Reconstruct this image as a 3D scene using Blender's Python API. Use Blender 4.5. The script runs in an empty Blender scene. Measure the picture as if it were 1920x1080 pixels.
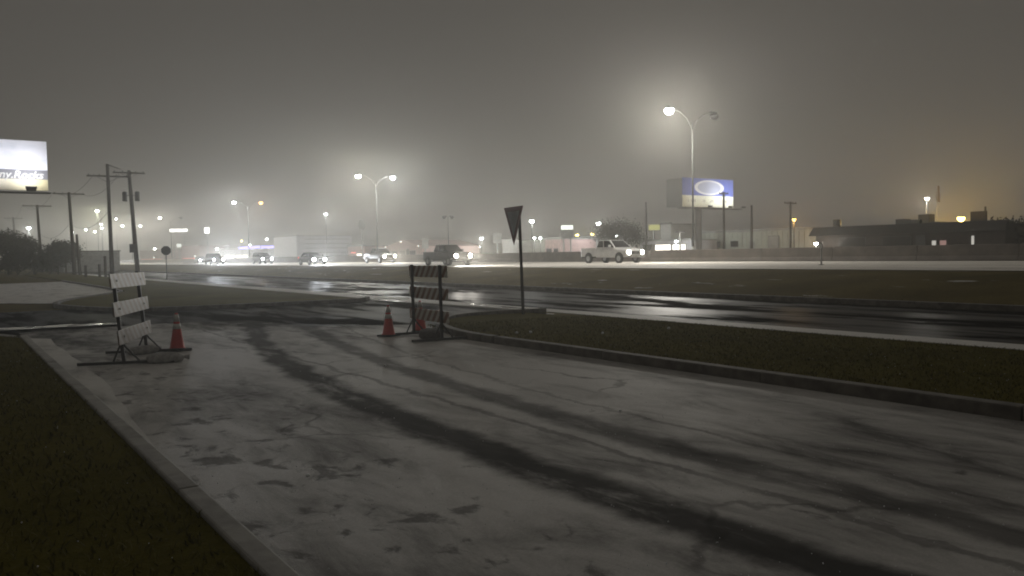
import bpy, bmesh, math, random
from mathutils import Vector, Matrix
random.seed(7)
R_ = math.radians
scene = bpy.context.scene
COL = scene.collection

# ------------------------------------------------------------------ camera
# World axes: X runs across the roads (away from the viewer's drive towards the highway), Y runs along them.
CAM_H, FPX = 1.75, 1500.0
YAW, PITCH, ROLL = math.atan2(.577, .816), math.atan(65 / 1500), R_(1.0)
_F = Vector((0, math.cos(PITCH), -math.sin(PITCH)))
_U = Vector((0, math.sin(PITCH), math.cos(PITCH)))
_Rt = Vector((1, 0, 0))
_R2 = _Rt * math.cos(ROLL) - _U * math.sin(ROLL)
_U2 = _Rt * math.sin(ROLL) + _U * math.cos(ROLL)
_M = Matrix.Rotation(-YAW, 3, 'Z')
CF, CR, CU = _M @ _F, _M @ _R2, _M @ _U2
CP = Vector((0, 0, CAM_H))
cam_d = bpy.data.cameras.new('camera')
cam = bpy.data.objects.new('camera', cam_d)
COL.objects.link(cam)
cam.matrix_world = Matrix(((CR.x, CU.x, -CF.x, 0), (CR.y, CU.y, -CF.y, 0), (CR.z, CU.z, -CF.z, CAM_H), (0, 0, 0, 1)))
cam_d.sensor_width = 36
cam_d.lens = FPX / 1920 * 36
cam_d.clip_start = .05
cam_d.clip_end = 4000
scene.camera = cam

# ------------------------------------------------------------------ night sky: a light-polluted overcast, even in all directions
SKY, GLOW = .068, .075
world = bpy.data.worlds.new('World')
scene.world = world
world.use_nodes = True
bg = world.node_tree.nodes['Background']
# town glow: the cloud base is brightest towards the horizon, alike on all sides
wn, wl = world.node_tree.nodes, world.node_tree.links
_tc = wn.new('ShaderNodeTexCoord')
_sx = wn.new('ShaderNodeSeparateXYZ')
wl.new(_tc.outputs['Generated'], _sx.inputs[0])
_ab = wn.new('ShaderNodeMath'); _ab.operation = 'ABSOLUTE'
wl.new(_sx.outputs[2], _ab.inputs[0])
_sc = wn.new('ShaderNodeMath'); _sc.operation = 'MULTIPLY'; _sc.inputs[1].default_value = -1 / .105
wl.new(_ab.outputs[0], _sc.inputs[0])
_ex = wn.new('ShaderNodeMath'); _ex.operation = 'EXPONENT'
wl.new(_sc.outputs[0], _ex.inputs[0])
_ma = wn.new('ShaderNodeMath'); _ma.operation = 'MULTIPLY_ADD'
_ma.inputs[1].default_value, _ma.inputs[2].default_value = GLOW, SKY
wl.new(_ex.outputs[0], _ma.inputs[0])
bg.inputs['Color'].default_value = (1.0, .93, .82, 1)
wl.new(_ma.outputs[0], bg.inputs['Strength'])
# what is left of the light above the cloud, spread wide
sun_d = bpy.data.lights.new('sun', 'SUN')
sun_d.energy = .02
sun_d.angle = R_(120)
sun_d.color = (1, .96, .9)
sun = bpy.data.objects.new('sun', sun_d)
COL.objects.link(sun)
sun.rotation_euler = (R_(12), R_(-20), 0)

scene.view_settings.view_transform = 'Standard'
scene.view_settings.look = 'None'
scene.view_settings.exposure = 0
scene.view_settings.gamma = 1
cy = scene.cycles
cy.use_denoising = True
cy.denoiser = 'OPENIMAGEDENOISE'
cy.use_light_tree = True
cy.max_bounces = 5
cy.diffuse_bounces = 2
cy.glossy_bounces = 2
cy.transmission_bounces = 2
cy.volume_bounces = 0
cy.sample_clamp_indirect = 3
cy.sample_clamp_direct = 30
cy.filter_width = 1.9
cy.caustics_reflective = False
cy.caustics_refractive = False
HAZE = .0021
LAMP = .52                         # scale of all street lighting

# ------------------------------------------------------------------ helpers
ZH = .8                            # level of the highway above the drive


def ray(x, y):
    return CF + CR * ((x - 960) / FPX) + CU * ((540 - y) / FPX)


def at(x, y, dep):
    return CP + ray(x, y) * dep


def on_z(x, y, z=0.):
    d = ray(x, y)
    return CP + d * ((z - CAM_H) / d.z)


def on_x(x, X, y=None):
    """the point of the plane X = const seen at column x (and row y)"""
    d = ray(x, 475 - (x - 960) * .0175 if y is None else y)
    return CP + d * (X / d.x)


class MB:
    def __init__(s):
        s.v, s.f, s.m = [], [], []

    def add(s, vs, fs, mi=0):
        o = len(s.v)
        s.v += [tuple(v) for v in vs]
        s.f += [tuple(i + o for i in f) for f in fs]
        s.m += [mi] * len(fs)
        return s

    def box(s, c, d, rz=0, mi=0, M=None):
        x, y, z = d[0] / 2, d[1] / 2, d[2] / 2
        vs = [Vector((a, b, e)) for e in (-z, z) for a, b in ((-x, -y), (x, -y), (x, y), (-x, y))]
        m = M if M else Matrix.Rotation(rz, 3, 'Z')
        vs = [m @ v + Vector(c) for v in vs]
        return s.add(vs, [(3, 2, 1, 0), (4, 5, 6, 7), (0, 1, 5, 4), (1, 2, 6, 5), (2, 3, 7, 6), (3, 0, 4, 7)], mi)

    def tube(s, p, q, r0, r1=None, n=8, mi=0, cap=True):
        p, q = Vector(p), Vector(q)
        r1 = r0 if r1 is None else r1
        d = (q - p)
        if d.length < 1e-6:
            return s
        a = d.normalized()
        e = a.cross(Vector((0, 0, 1) if abs(a.z) < .95 else (1, 0, 0))).normalized()
        g = a.cross(e)
        vs = []
        for c, r in ((p, r0), (q, r1)):
            for i in range(n):
                t = 2 * math.pi * i / n
                vs.append(c + e * (math.cos(t) * r) + g * (math.sin(t) * r))
        fs = [(i, (i + 1) % n, n + (i + 1) % n, n + i) for i in range(n)]
        if cap:
            fs += [tuple(range(n - 1, -1, -1)), tuple(range(n, 2 * n))]
        return s.add(vs, fs, mi)

    def lathe(s, prof, n=16, c=(0, 0, 0), axis='Z', mi=0):
        vs, fs = [], []
        k = len(prof)
        for i in range(n):
            t = 2 * math.pi * i / n
            for r, h in prof:
                a, b = r * math.cos(t), r * math.sin(t)
                v = {'Z': (a, b, h), 'Y': (a, h, b), 'X': (h, a, b)}[axis]
                vs.append((v[0] + c[0], v[1] + c[1], v[2] + c[2]))
        for i in range(n):
            j = (i + 1) % n
            for q in range(k - 1):
                fs.append((i * k + q, j * k + q, j * k + q + 1, i * k + q + 1))
        fs.append(tuple(i * k for i in range(n))[::-1])
        fs.append(tuple(i * k + k - 1 for i in range(n)))
        return s.add(vs, fs, mi)

    def prism(s, pts, z0, z1, mi=0):
        """flat polygon (x, y) pulled up from z0 to z1"""
        n = len(pts)
        vs = [(x, y, z0) for x, y in pts] + [(x, y, z1) for x, y in pts]
        return s.add(vs, [tuple(range(n - 1, -1, -1)), tuple(range(n, 2 * n))] + [(i, (i + 1) % n, n + (i + 1) % n, n + i) for i in range(n)], mi)

    def frustum(s, lo, hi, mi=0):
        n = len(lo)
        return s.add(list(lo) + list(hi), [tuple(range(n - 1, -1, -1)), tuple(range(n, 2 * n))] + [(i, (i + 1) % n, n + (i + 1) % n, n + i) for i in range(n)], mi)

    def mesh(s, name, mats, bevel=0, seg=2, smooth=False):
        me = bpy.data.meshes.new(name)
        me.from_pydata(s.v, [], s.f)
        for m in (mats if isinstance(mats, (list, tuple)) else [mats]):
            me.materials.append(m)
        for p, i in zip(me.polygons, s.m):
            p.material_index = i
        bm = bmesh.new()
        bm.from_mesh(me)
        bmesh.ops.recalc_face_normals(bm, faces=bm.faces[:])
        if bevel:
            ed = [e for e in bm.edges if len(e.link_faces) == 2 and e.calc_face_angle(0) > .5]
            bmesh.ops.bevel(bm, geom=ed, offset=bevel, segments=seg, affect='EDGES', profile=.6, clamp_overlap=True)
        bm.to_mesh(me)
        bm.free()
        if smooth:
            for p in me.polygons:
                p.use_smooth = True
        return me

    def build(s, name, mats, parent=None, loc=None, rz=0, **k):
        return link(name, s.mesh(name, mats, **k), parent, loc, rz)


def link(name, data, parent=None, loc=None, rz=0):
    o = bpy.data.objects.new(name, data)
    COL.objects.link(o)
    if parent is not None:
        o.parent = parent
    if loc is not None:
        o.location = loc
    if rz:
        o.rotation_euler.z = rz
    return o


def tag(o, label=None, cat=None, group=None, kind=None):
    if label: o['label'] = label
    if cat: o['category'] = cat
    if group: o['group'] = group
    if kind: o['kind'] = kind
    return o


def thing(name, label, cat, loc=(0, 0, 0), rz=0, group=None):
    return tag(link(name, None, None, Vector(loc), rz), label, cat, group)


def light(name, kind, parent, loc, power, color=(1, 1, 1), radius=.12, rot=None, **k):
    d = bpy.data.lights.new(name, kind)
    d.energy = power * LAMP
    d.color = color
    if kind in ('POINT', 'SPOT'):
        d.shadow_soft_size = radius
    for a, b in k.items():
        setattr(d, a, b)
    o = link(name, d, parent, loc)
    if rot is not None:
        o.rotation_euler = rot
    return o


# ------------------------------------------------------------------ materials
def new_mat(name):
    m = bpy.data.materials.new(name)
    m.use_nodes = True
    nt = m.node_tree
    return m, nt, nt.nodes['Principled BSDF']


def N(nt, t, **k):
    n = nt.nodes.new(t)
    for a, b in k.items():
        if a.startswith('i_'):
            n.inputs[a[2:].replace('_', ' ')].default_value = b
        else:
            setattr(n, a, b)
    return n


def math_(nt, op, a, b=None, clamp=False):
    n = nt.nodes.new('ShaderNodeMath')
    n.operation = op
    n.use_clamp = clamp
    for i, v in enumerate((a, b)):
        if v is None:
            continue
        if isinstance(v, (int, float)):
            n.inputs[i].default_value = v
        else:
            nt.links.new(v, n.inputs[i])
    return n.outputs[0]


def noise(nt, co, scale, detail=4, rough=.55, dist=0.):
    n = N(nt, 'ShaderNodeTexNoise')
    n.inputs['Scale'].default_value = scale
    n.inputs['Detail'].default_value = detail
    n.inputs['Roughness'].default_value = rough
    n.inputs['Distortion'].default_value = dist
    nt.links.new(co, n.inputs['Vector'])
    return n.outputs['Fac']


def smooth(nt, v, a, b):
    n = N(nt, 'ShaderNodeMapRange', interpolation_type='SMOOTHSTEP')
    nt.links.new(v, n.inputs['Value'])
    n.inputs['From Min'].default_value = a
    n.inputs['From Max'].default_value = b
    return n.outputs['Result']


def mixc(nt, f, a, b):
    n = N(nt, 'ShaderNodeMix', data_type='RGBA')
    for sock, v in ((n.inputs[0], f), (n.inputs[6], a), (n.inputs[7], b)):
        if isinstance(v, (int, float)):
            sock.default_value = v
        elif isinstance(v, tuple):
            sock.default_value = (*v, 1)
        else:
            nt.links.new(v, sock)
    return n.outputs[2]


def obj_co(nt):
    return N(nt, 'ShaderNodeTexCoord').outputs['Object']


def stretch(nt, co, sc):
    n = N(nt, 'ShaderNodeMapping')
    n.inputs['Scale'].default_value = sc
    nt.links.new(co, n.inputs['Vector'])
    return n.outputs[0]


def bump(nt, p, h, strength=.4, dist=.02):
    b = N(nt, 'ShaderNodeBump')
    b.inputs['Strength'].default_value = strength
    b.inputs['Distance'].default_value = dist
    nt.links.new(h, b.inputs['Height'])
    nt.links.new(b.outputs[0], p.inputs['Normal'])


def simple(name, col, rough=.6, metal=0., var=.25, scale=6., bmp=.15, coat=0.):
    m, nt, p = new_mat(name)
    co = obj_co(nt)
    f = noise(nt, co, scale, 5)
    c2 = tuple(max(0, c * (1 - var)) for c in col)
    c1 = tuple(min(1, c * (1 + var)) for c in col)
    nt.links.new(mixc(nt, smooth(nt, f, .3, .7), c2, c1), p.inputs['Base Color'])
    p.inputs['Roughness'].default_value = rough
    p.inputs['Metallic'].default_value = metal
    p.inputs['Coat Weight'].default_value = coat
    if bmp:
        bump(nt, p, noise(nt, co, scale * 8, 3), bmp, .01)
    return m


def glow(name, col, strength, sample=False):
    m, nt, p = new_mat(name)
    p.inputs['Base Color'].default_value = (.05, .05, .05, 1)
    p.inputs['Emission Color'].default_value = (*col, 1)
    p.inputs['Emission Strength'].default_value = strength
    if not sample:
        m.cycles.emission_sampling = 'NONE'
    return m


HAIL = (.60, .585, .565)


def hail_ground(name, tracks=(), base=(.035, .034, .033), cover=.5, cracks=False, holes=False, hail=HAIL, soft=.16, track_depth=.8, wet=.85, big=.35, spec=.03, hspec=.3, films=0., thin=None):
    """paving under a thin sheet of hail: where wheels, water and cracks cleared it the wet surface shows
    tracks: (a, b, c, width, weight): X = a + b*Y + c*Y*Y"""
    m, nt, p = new_mat(name)
    co = obj_co(nt)
    sep = N(nt, 'ShaderNodeSeparateXYZ')
    nt.links.new(co, sep.inputs[0])
    X, Y = sep.outputs[0], sep.outputs[1]
    n1 = noise(nt, stretch(nt, co, (1, .45, 1)), big, 6, .6, .4)
    n2 = noise(nt, stretch(nt, co, (1.4, .5, 1)), 1.7, 8, .68, .6)
    n3 = noise(nt, co, 60, 4, .8)
    f = math_(nt, 'ADD', math_(nt, 'MULTIPLY', n1, .6), math_(nt, 'MULTIPLY', n2, .4))
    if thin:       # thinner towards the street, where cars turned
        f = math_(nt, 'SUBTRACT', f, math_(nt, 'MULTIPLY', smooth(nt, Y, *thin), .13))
        f = math_(nt, 'SUBTRACT', f, math_(nt, 'MULTIPLY', math_(nt, 'SUBTRACT', 1., smooth(nt, Y, 1.5, 7.5)), .075))  # cover also drops near the camera, painting in the light's falloff there
    cov = smooth(nt, f, (1 - cover) - soft, (1 - cover) + soft)
    wob = math_(nt, 'MULTIPLY', math_(nt, 'SUBTRACT', noise(nt, co, 1.1, 5, .65), .5), .5)
    for a, b, c, w, k in tracks:
        line = math_(nt, 'ADD', math_(nt, 'ADD', a, math_(nt, 'MULTIPLY', Y, b)), math_(nt, 'MULTIPLY', math_(nt, 'MULTIPLY', Y, Y), c))
        dst = math_(nt, 'ABSOLUTE', math_(nt, 'ADD', math_(nt, 'SUBTRACT', X, line), wob))
        tr = math_(nt, 'SUBTRACT', 1., smooth(nt, dst, w * .35, w))
        frag = smooth(nt, noise(nt, stretch(nt, co, (1.6, .5, 1)), 1.3, 6, .7, .3), .18, .5)
        tr = math_(nt, 'MULTIPLY', math_(nt, 'MULTIPLY', tr, frag), k)
        cov = math_(nt, 'MULTIPLY', cov, math_(nt, 'SUBTRACT', 1., tr))
    if holes:      # melted patches near the gutter
        h = noise(nt, stretch(nt, co, (1.0, .8, 1)), 2.6, 7, .62, .5)
        near = math_(nt, 'SUBTRACT', 1., smooth(nt, X, 2.2, 4.2))
        hm = smooth(nt, math_(nt, 'ADD', h, math_(nt, 'MULTIPLY', near, .115)), .64, .75)
        cov = math_(nt, 'MULTIPLY', cov, math_(nt, 'SUBTRACT', 1., math_(nt, 'MULTIPLY', hm, .6)))
    if cracks:
        wv = N(nt, 'ShaderNodeTexVoronoi', feature='DISTANCE_TO_EDGE')
        wv.inputs['Scale'].default_value = .22
        jit = N(nt, 'ShaderNodeTexNoise')
        jit.inputs['Scale'].default_value = 1.6
        jit.inputs['Detail'].default_value = 6
        nt.links.new(co, jit.inputs['Vector'])
        va = N(nt, 'ShaderNodeVectorMath', operation='MULTIPLY_ADD')
        nt.links.new(jit.outputs['Color'], va.inputs[0])
        va.inputs[1].default_value = (.9, .9, 0)
        nt.links.new(co, va.inputs[2])
        nt.links.new(va.outputs[0], wv.inputs['Vector'])
        thick = math_(nt, 'MULTIPLY', noise(nt, co, .9, 4), .014)
        cr = math_(nt, 'SUBTRACT', 1., smooth(nt, math_(nt, 'DIVIDE', wv.outputs['Distance'], thick), .3, 1.6))
        cr = math_(nt, 'MULTIPLY', cr, smooth(nt, noise(nt, co, .5, 2), .42, .6))
        cov = math_(nt, 'MULTIPLY', cov, math_(nt, 'SUBTRACT', 1., math_(nt, 'MULTIPLY', cr, .42)))
    grain = math_(nt, 'ADD', .66, math_(nt, 'MULTIPLY', n3, .68))
    hc = N(nt, 'ShaderNodeVectorMath', operation='SCALE')
    hc.inputs[0].default_value = hail
    nt.links.new(grain, hc.inputs['Scale'])
    col = mixc(nt, cov, base, hc.outputs[0])
    nt.links.new(col, p.inputs['Base Color'])
    if films:      # thin films of water lying in the surface: only they mirror
        fm = noise(nt, stretch(nt, co, (1.5, .3, 1)), .55, 7, .62, .3)
        lv = math_(nt, 'MULTIPLY', smooth(nt, fm, .46, .62), films)
    else:
        lv = math_(nt, 'ADD', spec, math_(nt, 'MULTIPLY', cov, hspec))
    nt.links.new(lv, p.inputs['Specular IOR Level'])
    rg = math_(nt, 'ADD', wet, math_(nt, 'MULTIPLY', cov, .66 - wet))
    nt.links.new(rg, p.inputs['Roughness'])
    hgt = math_(nt, 'ADD', math_(nt, 'MULTIPLY', cov, 1.2), math_(nt, 'MULTIPLY', n3, math_(nt, 'ADD', .15, math_(nt, 'MULTIPLY', cov, .5))))
    bump(nt, p, hgt, .35, .012)
    return m


def grass_mat(name, c0, c1, patch=0.):
    m, nt, p = new_mat(name)
    co = obj_co(nt)
    a = noise(nt, co, .35, 5)
    b = noise(nt, co, 9, 5, .7)
    col = mixc(nt, smooth(nt, math_(nt, 'ADD', math_(nt, 'MULTIPLY', a, .6), math_(nt, 'MULTIPLY', b, .4)), .35, .65), c0, c1)
    if patch:
        sep = N(nt, 'ShaderNodeSeparateXYZ')
        nt.links.new(co, sep.inputs[0])
        n = noise(nt, stretch(nt, co, (1.6, .35, 1)), .8, 6, .65)
        col = mixc(nt, math_(nt, 'MULTIPLY', smooth(nt, n, .63, .68), patch), col, HAIL)
    nt.links.new(col, p.inputs['Base Color'])
    p.inputs['Roughness'].default_value = 1.
    p.inputs['Specular IOR Level'].default_value = .02
    bump(nt, p, math_(nt, 'ADD', b, math_(nt, 'MULTIPLY', noise(nt, co, 40, 3), .6)), .8, .05)
    return m


M = {}
M['grass'] = grass_mat('winter_grass', (.075, .060, .014), (.135, .104, .030), .85)
M['grass_low'] = grass_mat('verge_grass', (.080, .071, .011), (.130, .112, .022))
M['blade'] = simple('grass_blade', (.105, .092, .018), .95, var=.4, scale=3, bmp=0)
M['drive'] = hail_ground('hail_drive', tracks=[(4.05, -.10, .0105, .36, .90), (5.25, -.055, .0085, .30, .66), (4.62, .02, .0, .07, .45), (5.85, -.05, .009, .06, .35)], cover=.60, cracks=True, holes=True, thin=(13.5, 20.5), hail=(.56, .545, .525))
M['street'] = hail_ground('wet_street', cover=.24, base=(.016, .016, .017), wet=.6, spec=.0, films=.05, hail=(.2, .2, .2))
M['front'] = hail_ground('frontage_asphalt', cover=.20, base=(.022, .022, .023), wet=.46, spec=.0, films=.07, hail=(.2, .2, .195))
M['gutter'] = hail_ground('hail_gutter', cover=.72, base=(.10, .098, .09), hail=(.70, .685, .66), big=.6)
M['gutter_thin'] = hail_ground('thin_hail_gutter', cover=.62, base=(.08, .078, .07), hail=(.60, .585, .56), big=1.2)
M['highway'] = hail_ground('hail_highway', tracks=[(33.9, 0, 0, .5, .35), (35.8, 0, 0, .5, .35), (39.4, 0, 0, .5, .35), (41.3, 0, 0, .5, .35), (45.0, 0, 0, .5, .35), (46.9, 0, 0, .5, .35)], cover=.68, base=(.06, .058, .055), hail=(.72, .68, .62))
M['kerb'] = simple('kerb_concrete', (.30, .29, .27), .8, var=.2, scale=4)
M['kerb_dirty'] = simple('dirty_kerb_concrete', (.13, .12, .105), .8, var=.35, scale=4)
M['barrier'] = simple('barrier_concrete', (.085, .072, .060), .85, var=.25, scale=1.5)
M['wood'] = simple('creosoted_wood', (.045, .036, .028), .8, var=.4, scale=8)
M['steel'] = simple('galvanised_steel', (.33, .33, .32), .45, .6, .15, 5)
M['lamp_steel'] = simple('darkened_lamp_steel', (.022, .022, .020), .6, .2, .2, 5)  # colour darkened to offset the lamps' own light on pole and arms
M['dark_steel'] = simple('dark_steel', (.05, .05, .05), .5, .4, .2, 5)
M['black'] = simple('black_rubber', (.018, .018, .018), .7, var=.3)
M['bag'] = simple('woven_sandbag', (.33, .32, .31), .85, var=.25, scale=20, bmp=.5)
M['bag_dark'] = simple('dirty_sandbag', (.09, .085, .08), .85, var=.3, scale=20, bmp=.5)
M['cone'] = simple('cone_orange', (.52, .035, .026), .5, var=.15, scale=5)
M['sleeve'] = simple('cone_sleeve', (.55, .54, .52), .4, var=.15, scale=12)
M['sign_red'] = simple('sign_red', (.10, .012, .012), .4, var=.1)
M['sign_white'] = simple('sign_white', (.62, .62, .60), .4, var=.12)
M['alu'] = simple('sign_back_aluminium', (.22, .22, .22), .5, .3, .15)
M['glass'] = simple('dark_glass', (.012, .013, .014), .06, var=.1, bmp=0)
M['wall_dark'] = simple('dark_brick_wall', (.026, .019, .015), .85, var=.3, scale=2)
M['roof_dark'] = simple('dark_shingle_roof', (.014, .012, .010), .9, var=.3, scale=3)
M['wall_pale'] = simple('pale_metal_wall', (.36, .38, .33), .7, var=.12, scale=1)
M['wall_white'] = simple('white_panel_wall', (.55, .54, .58), .6, var=.1, scale=1)
M['wall_pink'] = simple('pink_stucco', (.42, .30, .28), .8, var=.15, scale=2)
M['wall_grey'] = simple('grey_block_wall', (.26, .26, .25), .8, var=.2, scale=2)
M['bark'] = simple('bark', (.04, .033, .026), .9, var=.4, scale=10)
M['twig'] = simple('twigs', (.05, .045, .032), .9, var=.4, scale=2, bmp=0)
M['evergreen'] = simple('dark_foliage', (.030, .034, .020), .9, var=.45, scale=2, bmp=0)
M['lens'] = glow('lamp_lens', (1, .97, .88), 60)
M['lens_white'] = glow('white_lamp_lens', (.95, 1, .97), 60)
M['lens_amber'] = glow('sodium_lens', (1, .55, .12), 6)
M['lens_yellow'] = glow('yellow_lens', (1, .74, .20), 12)
M['head_warm'] = glow('headlight_warm', (1, .93, .80), 50)
M['head_white'] = glow('headlight_white', (.90, .94, 1), 60)
M['tail'] = glow('tail_lamp', (1, .05, .03), 1.5)
M['panel_lit'] = glow('lit_sign_panel', (1, .99, .95), 3.2, True)
M['panel_dim'] = glow('dim_sign_panel', (.95, 1, .90), 1.4, True)
M['panel_yellow'] = glow('yellow_sign_panel', (.75, .75, .25), .55, True)
M['panel_violet'] = glow('violet_canopy_band', (.35, .28, 1), 2.2, True)
M['window_lit'] = glow('lit_window', (1, .93, .82), 2.6, True)
M['window_faint'] = glow('faint_window', (1, .95, .85), .5, True)
M['window_rosy'] = glow('rosy_window', (.8, .45, .4), .35, True)
M['window_red'] = glow('red_neon', (1, .30, .22), 1.1, True)
M['water'] = simple('standing_water', (.02, .02, .02), .07, var=.1, scale=2, bmp=0)
M['ice'] = simple('hailstone_ice', (.75, .76, .78), .25, var=.1, scale=30, bmp=.2)


def stripes(name, white, orange):
    m, nt, p = new_mat(name)
    co = obj_co(nt)
    sep = N(nt, 'ShaderNodeSeparateXYZ')
    nt.links.new(co, sep.inputs[0])
    v = math_(nt, 'ADD', sep.outputs[0], sep.outputs[2])
    fr = math_(nt, 'FRACT', math_(nt, 'ADD', math_(nt, 'MULTIPLY', v, 1 / .29), 20.))
    st = smooth(nt, fr, .49, .51)
    dirt = smooth(nt, noise(nt, co, 7, 5), .35, .7)
    c = mixc(nt, st, white, orange)
    c = mixc(nt, math_(nt, 'MULTIPLY', dirt, .35), c, (.2, .18, .15))
    nt.links.new(c, p.inputs['Base Color'])
    p.inputs['Roughness'].default_value = .45
    return m


M['stripes_dimmed'] = stripes('dimmed_barricade_stripes', (.165, .157, .138), (.088, .050, .033))  # left boards' colour darkened to offset the lamplight they catch
M['stripes'] = stripes('barricade_stripes', (.56, .54, .48), (.20, .085, .045))  # right boards' colour lightened, as their visible face gets little light

# ================================================================== SETTING
# ground: one sheet, level at the drive, rising to the highway behind the frontage road
def ground():
    xs = [-1150, -300, -60, -20, -8, 0, 1.12, 6, 8.72, 11, 14, 18, 22.9, 25, 27, 29, 30.5, 31.6, 33, 60, 120, 300, 1150]
    ys = [-1150, -300, -60] + [-20 + 4 * i for i in range(40)] + [150, 200, 300, 500, 1150]
    def z(x, y):
        if x <= 22.9: return -.03
        if x >= 31.6: return ZH - .03
        u = (x - 22.9) / (31.6 - 22.9)
        return -.03 + .1 * min(1, u * 4) + (ZH - .1) * (u * u * (3 - 2 * u)) + .05 * math.sin(y * .31 + x) * math.sin(u * math.pi)
    mb = MB()
    n = len(ys)
    mb.add([(x, y, z(x, y)) for x in xs for y in ys], [(i * n + j, (i + 1) * n + j, (i + 1) * n + j + 1, i * n + j + 1) for i in range(len(xs) - 1) for j in range(n - 1)])
    o = mb.build('ground', M['grass'], smooth=True)
    tag(o, 'brown winter grass ground', kind='structure')


ground()


def sheet(name, pts, z, mat, thick=.0):
    mb = MB()
    n = len(pts)
    if thick:
        mb.prism(pts, z - thick, z)
    else:
        mb.add([(x, y, z) for x, y in pts], [tuple(range(n))])
    o = mb.build(name, mat)
    if o.data.polygons and not thick and o.data.polygons[0].normal.z < 0:
        o.data.flip_normals()
    return tag(o, kind='structure')


# cross street first, then the drive, the far strip and the frontage road on top of it
sheet('cross_street', [(-60, 23.2), (14.3, 22.6), (14.3, 29.2), (3.2, 33), (-60, 33)], .0, M['street'])
sheet('apron_pavement', [(1.3, 21.8), (.6, 23.4), (14.3, 23.4), (14.3, 18.9), (11.8, 19.4), (8.6, 15)], .004, M['street'])
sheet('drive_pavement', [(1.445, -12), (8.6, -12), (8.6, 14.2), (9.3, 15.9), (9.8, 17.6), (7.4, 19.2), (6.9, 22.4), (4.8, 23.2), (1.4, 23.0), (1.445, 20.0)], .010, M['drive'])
sheet('parallel_drive_pavement', [(-3, 43.5), (1.5, 40.5), (3.5, 38.0), (4.5, 39.8), (6.6, 44.4), (7.9, 50), (8.1, 78), (-3, 74)], .010, M['gutter_thin'])
sheet('frontage_road', [(14.7, -60), (22.6, -60), (22.6, 420), (14.7, 420)], .006, M['front'])
sheet('highway', [(31.8, -60), (50.75, -60), (50.75, 900), (31.8, 900)], ZH, M['highway'])
sheet('far_carriageway', [(51.6, -60), (69, -60), (69, 900), (51.6, 900)], ZH, M['highway'])


# kerbs and gutters, cast in lengths with open joints: one structure, each length a part
def kerb_run(name, x0, x1, y0, y1, z0, z1, mat, length=3.0, gap=.012, bev=.018):
    root = tag(link(name, None), kind='structure')
    mb = MB().box((0, 0, (z0 + z1) / 2), (x1 - x0, length - gap, z1 - z0))
    me = mb.mesh('kerb_length', mat, bevel=bev)
    k = 0
    y = y0
    while y + length <= y1 + 1e-6:
        o = link('kerb_length', me, root, ((x0 + x1) / 2 + random.uniform(-.006, .006), y + length / 2, random.uniform(-.006, .004)))
        o.rotation_euler = (0, random.uniform(-.004, .004), random.uniform(-.0015, .0015))
        y += length
        k += 1
    return root


kerb_run('drive_kerb_left', 1.29, 1.44, -6, 21, -.15, .11, M['kerb'])
sheet('drive_gutter', [(1.445, 5), (1.48, 6.2), (1.50, 7.5), (1.56, 8.6), (1.60, 9.6), (1.68, 10.3), (1.70, 11.2), (1.78, 11.9), (1.82, 13), (1.79, 14.2), (1.86, 15.1), (1.81, 16.4), (1.84, 17.8), (1.80, 19), (1.87, 20.6), (1.445, 21.2)], .014, M['gutter_thin'])
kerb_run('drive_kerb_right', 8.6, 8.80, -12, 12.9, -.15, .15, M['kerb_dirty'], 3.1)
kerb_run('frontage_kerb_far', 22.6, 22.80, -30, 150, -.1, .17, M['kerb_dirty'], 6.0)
sheet('frontage_gutter', [(14.21, -60), (14.95, -60), (14.95, 18.4), (14.21, 18.4)], .045, M['gutter'], .1)
sheet('frontage_gutter_far', [(13.72, 29.4), (14.2, 18.41), (14.95, 18.41), (14.95, 120), (13.72, 120)], .045, M['gutter'], .1)


def arc_kerb(name, pts, w, z0, z1, mat):
    """a curved kerb through the points, one length between each two"""
    root = tag(link(name, None), kind='structure')
    P = [Vector((x, y, 0)) for x, y in pts]
    nor = []
    for i in range(len(P)):
        d = (P[min(i + 1, len(P) - 1)] - P[max(i - 1, 0)]).normalized()
        nor.append(Vector((-d.y, d.x, 0)))
    for i in range(len(P) - 1):
        a, b = P[i], P[i + 1]
        g = (b - a).normalized() * .006
        q = [a + g, b - g, b - g + nor[i + 1] * w, a + g + nor[i] * w]
        MB().frustum([(v.x, v.y, z0) for v in q], [(v.x, v.y, z1) for v in q]).build('kerb_length', mat, root, bevel=.015)
    return root


def spline(pts, n=6):
    out = []
    for i in range(len(pts) - 1):
        p0, p1, p2, p3 = pts[max(i - 1, 0)], pts[i], pts[i + 1], pts[min(i + 2, len(pts) - 1)]
        for k in range(n):
            t = k / n
            out.append(tuple(.5 * ((2 * p1[j]) + (-p0[j] + p2[j]) * t + (2 * p0[j] - 5 * p1[j] + 4 * p2[j] - p3[j]) * t * t + (-p0[j] + 3 * p1[j] - 3 * p2[j] + p3[j]) * t ** 3) for j in (0, 1)))
    out.append(pts[-1])
    return out


# verge beside the drive: grass nose with a curved kerb
nose = spline([(8.6, 12.9), (8.75, 14.5), (9.5, 16.6), (10.9, 18.3), (12.6, 18.75), (14.15, 18.4)], 3)
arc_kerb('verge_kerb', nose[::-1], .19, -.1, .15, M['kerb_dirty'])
verge = [(8.8, -60), (14.2, -60), (14.2, 18.2)] + [(x + .12, y - .16) for x, y in nose[::-1][1:-1]] + [(8.8, 12.8)]


def tilt_sheet(name, pts, zf):
    n = len(pts)
    mb = MB().add([(x, y, -.12) for x, y in pts] + [(x, y, zf(x, y)) for x, y in pts], [tuple(range(n - 1, -1, -1)), tuple(range(n, 2 * n))] + [(i, (i + 1) % n, n + (i + 1) % n, n + i) for i in range(n)])
    return tag(mb.build(name, M['grass_low']), kind='structure')


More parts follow.
